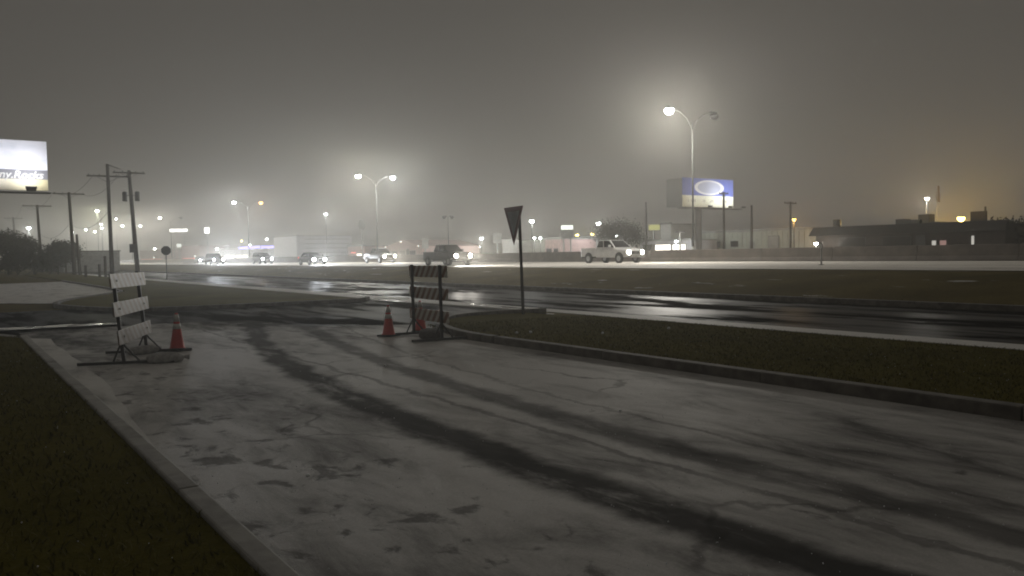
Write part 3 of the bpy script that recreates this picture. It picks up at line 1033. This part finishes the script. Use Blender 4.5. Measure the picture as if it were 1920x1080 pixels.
b, L, h, dp = building('warehouse_building', 'long pale green metal shed beyond the barrier, right of the billboard', 1310, 1535, 100, 434, 25, 'wall_pale', 'wall_grey', .2,
                       windows=((.12, .2, 1.4, 2.2, 'glass'), (.3, .36, 1.4, 2.2, 'glass'), (.62, .7, .1, 2.8, 'wall_grey')), door=(.48, 1.0, 2.1, 'wall_grey'))
for i in range(24):
    MB().box((-.04, L * (i + .5) / 24, h / 2), (.06, .07, h - .1)).build('wall_rib', M['wall_pale'], b)
building('garage_building', 'small shop with brightly lit white front left of the billboard post', 1200, 1296, 94, 452, 12, 'wall_white', 'wall_grey', .2,
         windows=((.32, .62, .5, 1.9, 'window_lit'), (.66, .9, .5, 1.9, 'window_lit'), (.06, .24, .8, 1.9, 'glass')), door=(.28, 1, 2, 'dark_steel'))
lot_lamp(1268, 452, 118, 'glaring white lamp over the small shop front', 2600, size=.8)
building('grey_block_building', 'narrow grey block building behind the yellowish sign', 1239, 1258, 112, 421, 8, 'wall_grey')
building('pink_building', 'small pink walled building left of the pole sign', 1022, 1052, 88, 449, 8, 'wall_pink', 'wall_grey', windows=((.1, .4, .6, 1.6, 'glass'), (.55, .8, .6, 1.6, 'glass')))
lot_lamp(1002, 446, 148, 'left of two small white lamps over the pink building', 1500, size=.8)
lot_lamp(1013, 446, 147, 'right of two small white lamps over the pink building', 1300, size=.8)
building('long_shop_building', 'low shop row with a line of lit windows behind the pole sign', 1068, 1108, 100, 446, 10, 'wall_grey', 'wall_grey', windows=tuple((.04 + .16 * i, .15 + .16 * i, 2.2, 2.7, 'window_lit') for i in range(6)))
building('hazy_store_building', 'dim olive store building just left of the yield sign post', 942, 972, 96, 452, 10, 'wall_grey', 'wall_grey')
# gabled store
b, L, h, dp = building('gabled_store_building', 'low gabled store with lit eaves behind the grey pickup', 722, 792, 80, 464, 14, 'wall_pink', 'wall_pink', .1,
                       windows=((.2, .34, .5, 1.8, 'glass'), (.42, .56, .5, 1.8, 'glass'), (.68, .82, .5, 1.8, 'glass')), door=(.62, 1.2, 2.2, 'glass'))
MB().frustum([(-.2, -.2, h + .13), (dp, -.2, h + .13), (dp, L + .2, h + .13), (-.2, L + .2, h + .13)], [(-.05, L * .48, h + 1.6), (dp - .2, L * .48, h + 1.6), (dp - .2, L * .52, h + 1.6), (-.05, L * .52, h + 1.6)]).build('gable', M['wall_pink'], b)
for u in (.05, .5, .93):
    MB().lathe([(.1, -.12), (.22, 0), (.1, .12)], 10, (-.5, L * u, h + (.2 if u != .5 else 1.2))).build('eaves_lamp', M['window_lit'], b)
building('pinkish_shop_building', 'faint cream shop with a pinkish sign left of the grey pickup', 652, 684, 84, 462, 10, 'wall_pink', 'wall_grey', windows=((.2, .5, 1.6, 2.0, 'window_red'), (.55, .9, .4, 1.5, 'window_lit')))
# pale box building
b, L, h, dp = building('pale_box_building', 'pale lilac windowless box building behind the highway lamps', 513, 556, 78, 444, 16, 'wall_white', 'wall_grey', .15)
for i in range(5):
    MB().box((dp * .55, -.05, .9 + i * (h - 1.2) / 4.5), (dp * .8, .08, .16)).build('siding_rail', M['wall_grey'], b)
# filling station canopy
A, B = on_x(447, 82, 463), on_x(488, 82, 463)
root = thing('station_canopy', 'filling station canopy with violet light band', 'canopy', (82, B.y, ZH))
L, zt = A.y - B.y, A.z - ZH
cn = MB().box((4, L / 2, zt - .45), (8, L, .9)).build('canopy_roof', M['wall_white'], root, bevel=.05)
MB().box((-.04, L / 2, zt - .42), (.06, L * .96, .7)).build('light_band', M['panel_violet'], cn)
MB().box((4, -.04, zt - .42), (7.6, .06, .7)).build('light_band', M['panel_violet'], cn)
for yy in (.15, .5, .85):
    MB().box((4, L * yy, (zt - .9) / 2), (.4, .4, zt - .9)).build('column', M['wall_white'], root)
    MB().box((4, L * yy, zt - .93), (1.2, 1.2, .05)).build('soffit_lamp', M['window_lit'], cn)
building('station_shop_building', 'lit shop front under the violet canopy', 398, 470, 92, 468, 10, 'wall_white', 'wall_grey', windows=((.05, .3, .3, 2.0, 'window_lit'), (.36, .6, .3, 2.0, 'window_lit'), (.66, .92, .3, 2.0, 'window_lit')))
building('red_lit_building', 'dim building with a red-lit edge left of the violet canopy', 340, 374, 84, 462, 12, 'wall_pink', 'wall_pink', windows=((.05, .95, 1.0, 1.35, 'window_red'), (.72, .8, 1.7, 2.4, 'window_lit')))
building('red_line_building', 'low building with a red light line behind the octagonal sign', 262, 306, 82, 470, 12, 'wall_pink', 'wall_pink', windows=((.05, .95, .9, 1.2, 'window_red'), (.6, .65, 1.6, 2.2, 'window_lit')))
b, L, h, dp = building('left_shop_building', 'dark low shop behind the left trees with a lit fascia strip', 60, 118, 15, 468, 8, 'wall_grey', 'wall_dark', .1, base=0, top=3.2)


# ================================================================== TREES AND SHRUBS
def tree(P, label, height, rad, trunk_h, mat, seed, count=5000, squash=1.0, leaf=.12, group=None, name='tree', cat='tree'):
    rnd = random.Random(seed)
    root = thing(name, label, cat, P, rnd.uniform(0, 6), group)
    tr = MB()
    top = Vector((rnd.uniform(-.2, .2), rnd.uniform(-.2, .2), trunk_h))
    r0 = max(.07, height * .028)
    tr.tube((0, 0, -.05), top, r0, r0 * .75, 8)
    ends = []

    def grow(p, d, ln, r, dep):
        q = p + d * ln
        tr.tube(p, q, r, r * .6, 5, cap=False)
        ends.append((q, dep))
        if dep == 0:
            return
        for _ in range(rnd.choice((2, 3, 3))):
            nd = (d + Vector((rnd.gauss(0, .55), rnd.gauss(0, .55), rnd.gauss(.08, .35)))).normalized()
            grow(q, nd, ln * rnd.uniform(.62, .82), r * .6, dep - 1)

    for i in range(5):
        a = 2 * math.pi * i / 5 + rnd.uniform(-.4, .4)
        grow(top, Vector((math.cos(a) * .7, math.sin(a) * .7, rnd.uniform(.5, 1.1))).normalized(), (height - trunk_h) * .36, r0 * .5, 3)
    tr.build('trunk', M['bark'], root)
    cz = trunk_h + (height - trunk_h) * .5
    v, f = [], []
    clumps = []
    for q, dep in ends:
        e = Vector((q.x / rad, q.y / rad, (q.z - cz) / ((height - trunk_h) * .55)))
        if e.length < 1.15 and dep <= 1:
            clumps.append(q)
    for _ in range(14):
        a, zz = rnd.uniform(0, 6.28), rnd.uniform(-.8, .9)
        rr = math.sqrt(max(0, 1 - zz * zz)) * rad * rnd.uniform(.5, .95)
        clumps.append(Vector((rr * math.cos(a), rr * math.sin(a), cz + zz * (height - trunk_h) * .48)))
    for _ in range(count):
        c = rnd.choice(clumps)
        sp = rad * .22
        p = c + Vector((rnd.gauss(0, sp), rnd.gauss(0, sp), rnd.gauss(0, sp * .8)))
        d = Vector((rnd.gauss(0, 1), rnd.gauss(0, 1), rnd.gauss(0, 1))).normalized()
        w = d.orthogonal().normalized()
        s1, s2 = leaf * rnd.uniform(.6, 1.5), leaf * rnd.uniform(.25, .6)
        o = len(v)
        v += [p - d * s1, p + w * s2, p + d * s1, p - w * s2]
        f += [(o, o + 1, o + 2, o + 3)]
    me = bpy.data.meshes.new('crown')
    me.from_pydata([tuple(q) for q in v], [], f)
    me.materials.append(M[mat])
    tag(link('crown', me, root), kind='stuff')
    return root


def tree_px(x, y_base, X, ytop, rad_px, label, mat, seed, trunk=.3, base=ZH, **k):
    T = on_x(x, X, ytop)
    dep = (T - CP).dot(CF)
    hh = T.z - base
    return tree(Vector((T.x, T.y, base)), label, hh, rad_px / FPX * dep, hh * trunk, mat, seed, **k)


tree_px(1156, 0, 90, 414, 38, 'bare round-crowned tree behind the white pickup', 'twig', 1, .25, count=6000, leaf=.16)
tree_px(121, 0, 13, 455, 30, 'small dark tree with a forked trunk left of the short wooden post', 'evergreen', 2, .42, 0, count=2600, leaf=.16)
tree_px(12, 0, 7, 434, 36, 'large dark tree mass at the left edge below the billboard', 'evergreen', 3, .12, 0, count=5000, leaf=.25)
tree_px(62, 0, 10, 450, 24, 'bare spreading tree between the left edge and the fourth pole', 'twig', 4, .3, 0, count=900, leaf=.14)
tree_px(107, 0, 12.5, 452, 14, 'narrow upright tree behind the small forked tree', 'twig', 5, .25, 0, count=1500, leaf=.2)
tree_px(1900, 0, 88, 412, 34, 'hazy dark tree at the right edge beyond the dark building', 'twig', 6, .2, count=3500, leaf=.2)
for i, (x, X, yt, rp, lab) in enumerate([(30, 8, 470, 26, 'low clipped shrub at the left edge, nearest of the hedge'), (66, 10, 474, 24, 'low shrub in the middle of the left hedge'), (98, 11.5, 478, 20, 'low shrub at the right end of the left hedge')]):
    tree_px(x, 0, X, yt, rp, lab, 'evergreen', 20 + i, .05, 0, count=2200, leaf=.2, name='shrub', cat='shrub', group='shrubs behind the parallel drive')
# posts of the small fence right of the short wooden post
for i, (x, X, h) in enumerate([(160, 11.8, 1.1), (186, 12.6, 1.2), (197, 12.9, 2.0)]):
    P = on_x(x, X)
    r = thing('fence_post', ('short dark post right of the bare wooden pole', 'dark post in the middle left of the tall pole', 'taller dark post against the tall utility pole')[i], 'post', (P.x, P.y, .08), 0, 'posts by the utility poles')
    MB().tube((0, 0, 0), (0, 0, h), .14, .12, 8).build('shaft', M['wood'], r)
    MB().lathe([(.15, 0), (.15, .06), (.06, .12)], 8, (0, 0, h)).build('cap', M['dark_steel'], r)


# flag on its pole behind the dark building
P = on_x(1757, 104, 345)
root = thing('flagpole', 'thin flagpole with a limp dark flag over the dark building', 'flagpole', (P.x, P.y, ZH))
MB().tube((0, 0, 0), (0, 0, P.z - ZH), .08, .05, 8).build('pole', M['steel'], root)
fl = MB()
hz = P.z - ZH
cols = 8
vs, fs = [], []
for i in range(cols + 1):
    for j in range(9):
        u, w = i / cols, j / 8
        vs.append((.05 + u * (.5 + .1 * math.sin(w * 5)), .16 * math.sin(u * 9 + w * 2), hz - .1 - w * 1.9 - u * .35))
for i in range(cols):
    for j in range(8):
        a = i * 9 + j
        fs.append((a, a + 9, a + 10, a + 1))
fl.add(vs, fs).build('flag', simple('flag_cloth', (.10, .035, .04), .8), root, smooth=True)

# slim marker post on the highway shoulder
P = on_z(1540, 497, ZH)
root = thing('marker_post', 'slim pale marker post on the near highway shoulder', 'post', (P.x, P.y, ZH))
MB().box((0, 0, .62), (.07, .07, 1.24)).build('shaft', M['steel'], root, bevel=.01)
MB().box((-.04, -.0, 1.05), (.01, .09, .25)).build('reflector', M['sign_white'], root)
MB().box((0, 0, .02), (.2, .2, .04)).build('foot', M['steel'], root)


# ================================================================== VEHICLES
def loft(mb, stations, n=4):
    """stations: (x, half width, z bottom, z top): rounded box sections along x"""
    ring = []
    for x, w, z0, z1 in stations:
        r = min(.14, (z1 - z0) * .3)
        pts = [(-w + r * .5, z0), (w - r * .5, z0), (w, z0 + r), (w + .01, (z0 + z1) / 2), (w - .02, z1 - r), (w - r, z1), (-w + r, z1), (-w + .02, z1 - r), (-w - .01, (z0 + z1) / 2), (-w, z0 + r)]
        ring.append([(x, y, z) for y, z in pts])
    k = len(ring[0])
    vs = [p for r in ring for p in r]
    fs = [(i * k + j, i * k + (j + 1) % k, (i + 1) * k + (j + 1) % k, (i + 1) * k + j) for i in range(len(ring) - 1) for j in range(k)]
    fs += [tuple(range(k))[::-1], tuple(range((len(ring) - 1) * k, len(ring) * k))]
    mb.add(vs, fs)
    return mb


def paint(name, c, rough=.28):
    return simple(name, c, rough, 0, .08, 2, 0, .6)


def pane(a, b, c, d, inset=.08, off=.012):
    """thin glass slab laid on the quad a b c d"""
    a, b, c, d = map(Vector, (a, b, c, d))
    ce = (a + b + c + d) / 4
    nrm = (b - a).cross(d - a).normalized()
    q = []
    for v in (a, b, c, d):
        dv = ce - v
        q.append(v + dv.normalized() * inset)
    return [v + nrm * .001 for v in q], [v + nrm * off for v in q]


def vehicle(label, cat, X, Y, kind, color, head, power, hcol, scale=1.0, z=ZH, rz=-math.pi / 2, name='car', lights=True, cone=84):
    root = thing(name, label, cat, (X, Y, z), rz, 'vehicles on the highway')
    root.scale = (scale,) * 3
    pm = paint(name + '_paint', color)
    if kind == 'pickup':
        Lf, Lr, W, hood, belt, roofz = 2.9, -2.9, .98, 1.22, 1.30, 1.92
        st = [(-.98, .97, .48, 1.28), (.4, .98, .46, 1.29), (1.35, .98, .46, 1.27), (1.9, .98, .48, 1.22), (2.5, .96, .5, 1.16), (2.8, .92, .52, 1.10), (2.9, .84, .56, 1.02)]
        wx, wr = (-1.85, 1.95), .39
        cab = [(-.92, 1.40), (-.72, .62)]
    elif kind == 'suv':
        Lf, Lr, W, hood, belt, roofz = 2.4, -2.4, .95, 1.10, 1.12, 1.75
        st = [(-2.4, .85, .5, 1.0), (-2.3, .93, .42, 1.12), (-1, .95, .38, 1.12), (.8, .95, .38, 1.12), (1.2, .95, .4, 1.08), (2.0, .92, .42, 1.0), (2.32, .86, .46, .9), (2.4, .78, .5, .82)]
        wx, wr = (-1.45, 1.5), .36
        cab = [(-2.25, 1.25), (-1.95, .35)]
    else:
        Lf, Lr, W, hood, belt, roofz = 2.35, -2.35, .90, .92, .95, 1.45
        st = [(-2.35, .78, .45, .85), (-2.25, .86, .36, .95), (-1, .9, .3, .96), (.8, .9, .3, .95), (1.2, .9, .3, .93), (1.9, .88, .32, .86), (2.25, .82, .36, .76), (2.35, .72, .4, .68)]
        wx, wr = (-1.4, 1.42), .33
        cab = [(-1.75, 1.15), (-1.0, .25)]
    bd = loft(MB(), st).build('body', pm, root, smooth=False, bevel=.02)
    (b0, b1), (t0, t1) = cab
    wb, wt = W - .05, W - .22
    lo = [(b0, -wb, belt - .02), (b1, -wb, belt - .02), (b1, wb, belt - .02), (b0, wb, belt - .02)]
    hi = [(t0, -wt, roofz), (t1, -wt, roofz), (t1, wt, roofz), (t0, wt, roofz)]
    MB().frustum(lo, hi).build('cab', pm, root, bevel=.045, seg=3)
    q = lambda i, j: (lo[i], lo[j], hi[j], hi[i])
    MB().frustum(*pane(*q(1, 2), .10)).build('windshield', M['glass'], root)
    MB().frustum(*pane(*q(3, 0), .12)).build('rear_window', M['glass'], root)
    for i, j in ((0, 1), (2, 3)):
        a, b2, c, d = map(Vector, q(i, j))
        cuts = (0, .40, 1) if kind != 'suv' else (0, .33, .66, 1)
        if i == 2:
            cuts = tuple(1 - c_ for c_ in cuts[::-1])
        for u0, u1 in zip(cuts, cuts[1:]):
            MB().frustum(*pane(a.lerp(b2, u0), a.lerp(b2, u1), d.lerp(c, u1), d.lerp(c, u0), .085)).build('side_window', M['glass'], root)
    if kind == 'pickup':
        mb = MB()
        for sy in (-1, 1):
            mb.frustum([(-2.86, sy * .88, .62), (-1.0, sy * .88, .62), (-1.0, sy * .97, .55), (-2.86, sy * .96, .55)], [(-2.86, sy * .88, 1.28), (-1.0, sy * .88, 1.28), (-1.0, sy * .95, 1.28), (-2.86, sy * .94, 1.28)])
        mb.box((-1.93, 0, .68), (1.86, 1.76, .1))
        mb.box((-2.89, 0, .93), (.07, 1.84, .70))
        mb.build('bed', pm, root, bevel=.015)
    # wheels with arches
    for x in wx:
        for sy in (-1, 1):
            arch = MB().lathe([(.05, 0), (wr + .10, 0), (wr + .10, .03), (.05, .03)], 24, (x, sy * (W + .012) - .015, wr + .03), 'Y').build('wheel_arch', M['black'], root)
            wroot = MB().lathe([(.16, -.1), (wr - .03, -.115), (wr, -.08), (wr, .08), (wr - .03, .115), (.16, .1)], 22, (x, sy * (W - .04), wr), 'Y').build('wheel', M['black'], root)
            MB().lathe([(.03, -.125), (.2, -.12), (.235, -.1), (.235, .1), (.2, .12), (.03, .125)], 14, (x, sy * (W - .035), wr), 'Y').build('rim', M['steel'], wroot)
    zf = .86 if kind == 'pickup' else (.74 if kind == 'suv' else .62)
    yw = W - .24
    MB().box((Lf + .02, 0, zf - .30), (.2, W * 1.72, .24)).build('bumper', M['steel'] if kind == 'pickup' else M['dark_steel'], root, bevel=.04)
    MB().box((Lf + .005, 0, zf), (.06, W * .95, .26)).build('grille', M['black'], root, bevel=.015)
    MB().box((Lr - .03, 0, .52), (.16, W * 1.7, .2)).build('rear_bumper', M['dark_steel'], root, bevel=.03)
    for sy in (-1, 1):
        h = MB().lathe([(.02, -.05), (.19, -.05), (.19, .03), (.15, .06), (.02, .075)], 14, (Lf - .03, sy * yw, zf + .02), 'X').build('headlight', head, root, smooth=True)
        if power and lights:
            light('beam', 'SPOT', h, (Lf + .25, sy * yw, zf + .02), power * 1.3, hcol, .10, rot=(R_(90 - 3), 0, R_(-90)), spot_size=R_(cone), spot_blend=1.0)
        MB().box((Lr - .02, sy * (W - .16), .95 if kind == 'pickup' else .8), (.05, .16, .3)).build('tail_light', M['tail'], root, bevel=.01)
        MB().box((b1 - .45, sy * (W + .13), belt + .12), (.14, .2, .2)).build('mirror', pm, root, bevel=.03)
        for dx in ((-.05, .85) if kind == 'pickup' else (-.55, .4)):
            MB().box((dx, sy * (W + .012), belt - .22), (.2, .03, .035)).build('door_handle', M['steel'], root)
    return root


WH = (1, .94, .84)
BL = (.88, .93, 1)
P = on_x(1147, 45.6)
vehicle('white pickup driving right in the far lane beside the barrier', 'pickup truck', P.x, P.y, 'pickup', (.62, .61, .60), M['head_warm'], 1700, WH, .99, name='pickup_truck')
P = on_x(838, 35.6)
vehicle('dark pickup with glaring warm headlights left of the yield sign', 'pickup truck', P.x, P.y, 'pickup', (.012, .012, .014), M['head_warm'], 4600, WH, .93, name='pickup_truck')
P = on_x(712, 45.6)
vehicle('hazy grey pickup with warm headlights behind the dark pickup', 'pickup truck', P.x, P.y, 'pickup', (.10, .095, .09), M['head_warm'], 3600, WH, .98, name='pickup_truck')
P = on_x(585, 35.6)
vehicle('dark car with blue-white headlights in the near lane', 'car', P.x, P.y, 'sedan', (.02, .022, .026), M['head_white'], 4200, BL, 1.0)
P = on_x(492, 41)
vehicle('far dark car with white headlights below the violet canopy', 'car', P.x, P.y, 'suv', (.02, .02, .022), M['head_white'], 3500, BL, 1.0, cone=60)
P = on_x(402, 35.6)
vehicle('car hidden behind its own glaring headlights on the left of the highway', 'car', P.x, P.y, 'suv', (.05, .05, .055), M['head_white'], 25000, BL, 1.0, cone=56)
P = on_x(376, 45.6)
vehicle('farther car glaring beside the brightest headlights', 'car', P.x, P.y, 'sedan', (.2, .2, .2), M['head_white'], 5500, BL, 1.0, cone=56)
P = on_x(191, 45.6)
vehicle('farthest car, a white glare left of the tall utility pole', 'car', P.x, P.y, 'suv', (.1, .1, .1), M['head_white'], 9000, BL, 1.0)


# ================================================================== BARRICADES, CONES, SANDBAGS
def barricade(A, Bp, label, foot, W, lean, print_):
    """three-board barricade, posts standing at A and B, the boards' plane leaning by `lean` metres at the top"""
    A, Bp = Vector((*A, 0)), Vector((*Bp, 0))
    d = Bp - A
    L = d.length
    rz = math.atan2(d.y, d.x)
    c = (A + Bp) / 2
    root = thing('barricade', label, 'barricade', (c.x, c.y, .012), rz, 'striped barricades across the drive')
    q = .028
    ang = math.atan(lean / 1.5)
    for sx in (-1, 1):
        x = sx * L / 2
        lo = [(x + a * q, .035 + b * q, .03) for a, b in ((-1, -1), (1, -1), (1, 1), (-1, 1))]
        hi = [(x + a * q, .035 + lean + b * q, 1.53) for a, b in ((-1, -1), (1, -1), (1, 1), (-1, 1))]
        MB().frustum(lo, hi).build('upright', M['dark_steel'], root, bevel=.004)
        MB().box((x, .0, .035), (.065, foot, .05)).build('foot', M['dark_steel'], root, bevel=.006)
        for sy in (-1, 1):
            MB().tube((x, sy * .2, .06), (x, .035 + lean * .22 + sy * .02, .34), .016, n=6).build('brace', M['dark_steel'], root)
    for k, z in enumerate((.47, .93, 1.39)):
        b = MB().box((0, 0, 0), (W, .024, .24)).build('board', M[print_], root, (random.uniform(-.03, .03), -.008 + lean * z / 1.5, z), bevel=.004)
        b.rotation_euler = (-ang, R_(random.uniform(-.8, .8)), R_(random.uniform(-.5, .5)))
        for sx in (-1, 1):
            MB().lathe([(.018, -.02), (.018, 0), (.006, .004)], 8, (sx * L / 2, -.004, 0), 'Y').build('bolt', M['steel'], b)
    return root


barricade((2.40, 14.55), (3.05, 16.1), 'leaning striped barricade at the left end of the drive, by the left kerb', 1.5, 2.4, .13, 'stripes_dimmed')
barricade((8.15, 13.95), (8.35, 15.5), 'striped barricade in front of a cone at the right kerb', 1.35, 2.1, .02, 'stripes')


def cone(X, Y, label, h=.71, lean=0.):
    root = thing('traffic_cone', label, 'traffic cone', (X, Y, .012), random.uniform(0, 1), 'traffic cones by the barricades')
    root.rotation_euler.x = R_(lean)
    MB().box((0, 0, .02), (.37, .37, .04)).build('base', M['black'], root, bevel=.015)
    prof = lambda z: .135 + (.028 - .135) * (z - .04) / (h - .04)
    MB().lathe([(.155, .04), (.135, .06)] + [(prof(z), z) for z in (.2, .35, .5, h)] + [(prof(h) * .6, h + .004)], 20).build('body', M['cone'], root, smooth=True)
    for z0, z1 in ((h * .58, h * .72), (h * .78, h * .97)):
        MB().lathe([(prof(z0) + .003, z0), (prof(z1) + .003, z1)], 20).build('collar', M['sleeve'], root, smooth=True)
    return root


cone(3.55, 16.1, 'orange cone with white collars right of the left barricade')
cone(7.75, 15.6, 'orange cone with a white tip left of the right barricade', .66)
cone(8.75, 16.0, 'orange cone half hidden behind the right barricade', .70)


def sandbag(X, Y, rz, label, mat='bag', sc=1.0):
    bm = bmesh.new()
    bmesh.ops.create_uvsphere(bm, u_segments=20, v_segments=12, radius=1)
    rnd = random.Random(hash(label) % 999)
    for v in bm.verts:
        x, y, z = v.co
        f = lambda a, p: math.copysign(abs(a) ** p, a)
        x, y = f(x, .6), f(y, .7)
        z = f(z, .8)
        z = max(z, -.75)
        k = 1 + .07 * math.sin(5 * x + 3 * y) + .05 * math.sin(9 * y - 4 * x)
        v.co = (x * .30 * sc, y * .19 * sc * k, (z + .75) * .085 * sc * k)
    me = bpy.data.meshes.new('sandbag')
    bm.to_mesh(me)
    bm.free()
    me.materials.append(M[mat])
    for p in me.polygons:
        p.use_smooth = True
    root = thing('sandbag', label, 'sandbag', (X, Y, .012), rz, 'sandbags by the barricades')
    link('sack', me, root)
    MB().tube((.29 * sc, 0, .07), (.38 * sc, .01, .06), .02, .045, 8).build('tied_neck', M[mat], root)
    return root


g = on_z(268, 664); sandbag(g.x, g.y, .4, 'pale sandbag behind the bottom board of the left barricade', sc=.95)
g = on_z(310, 680); sandbag(g.x, g.y, -.2, 'pale sandbag beside the right end of the left barricade foot', sc=1.0)
g = on_z(808, 634); sandbag(g.x, g.y, .9, 'dark slumped sandbag on the right barricade foot', 'bag_dark', 1.25)


# single large hailstones that catch the light
def hailstone(x, y, r, z, label):
    g = on_z(x, y, z)
    bm = bmesh.new()
    bmesh.ops.create_icosphere(bm, subdivisions=2, radius=r)
    for v in bm.verts:
        v.co *= 1 + random.uniform(-.12, .12)
        v.co.z *= .85
    me = bpy.data.meshes.new('hailstone')
    bm.to_mesh(me)
    bm.free()
    me.materials.append(M['ice'])
    for p in me.polygons:
        p.use_smooth = True
    tag(link('hailstone', me, None, (g.x, g.y, z + r * .8)), label, 'hailstone', 'large hailstones')


for x, y, r, z, lab in [(577, 894, .016, .012, 'white hailstone on the drive nearest the camera'), (1163, 772, .016, .012, 'white hailstone right of the second wheel track'), (722, 687, .02, .012, 'white hailstone between the wheel tracks, below the left cone of the right barricade'),
                        (848, 690, .022, .012, 'white hailstone below the right barricade'), (969, 626, .03, .13, 'left hailstone of the pair in the verge grass'), (995, 625, .032, .13, 'right hailstone of the pair in the verge grass'),
                        (1130, 626, .026, .13, 'hailstone in the verge grass in the middle'), (1254, 617, .03, .13, 'hailstone in the verge grass near the bright road glare'), (1447, 621, .035, .022, 'hailstone on the frontage gutter at the right')]:
    hailstone(x, y, r, z, lab)

# ================================================================== HAZE
m = bpy.data.materials.new('night_haze')
m.use_nodes = True
nt = m.node_tree
nt.nodes.remove(nt.nodes['Principled BSDF'])
pv = nt.nodes.new('ShaderNodeVolumePrincipled')
pv.inputs['Color'].default_value = (.94, .92, .87, 1)
pv.inputs['Density'].default_value = HAZE
pv.inputs['Anisotropy'].default_value = .72
nt.links.new(pv.outputs[0], nt.nodes['Material Output'].inputs['Volume'])
o = MB().box((0, 0, 6.75), (2400, 2400, 17.5)).build('haze', m)
tag(o, kind='stuff')
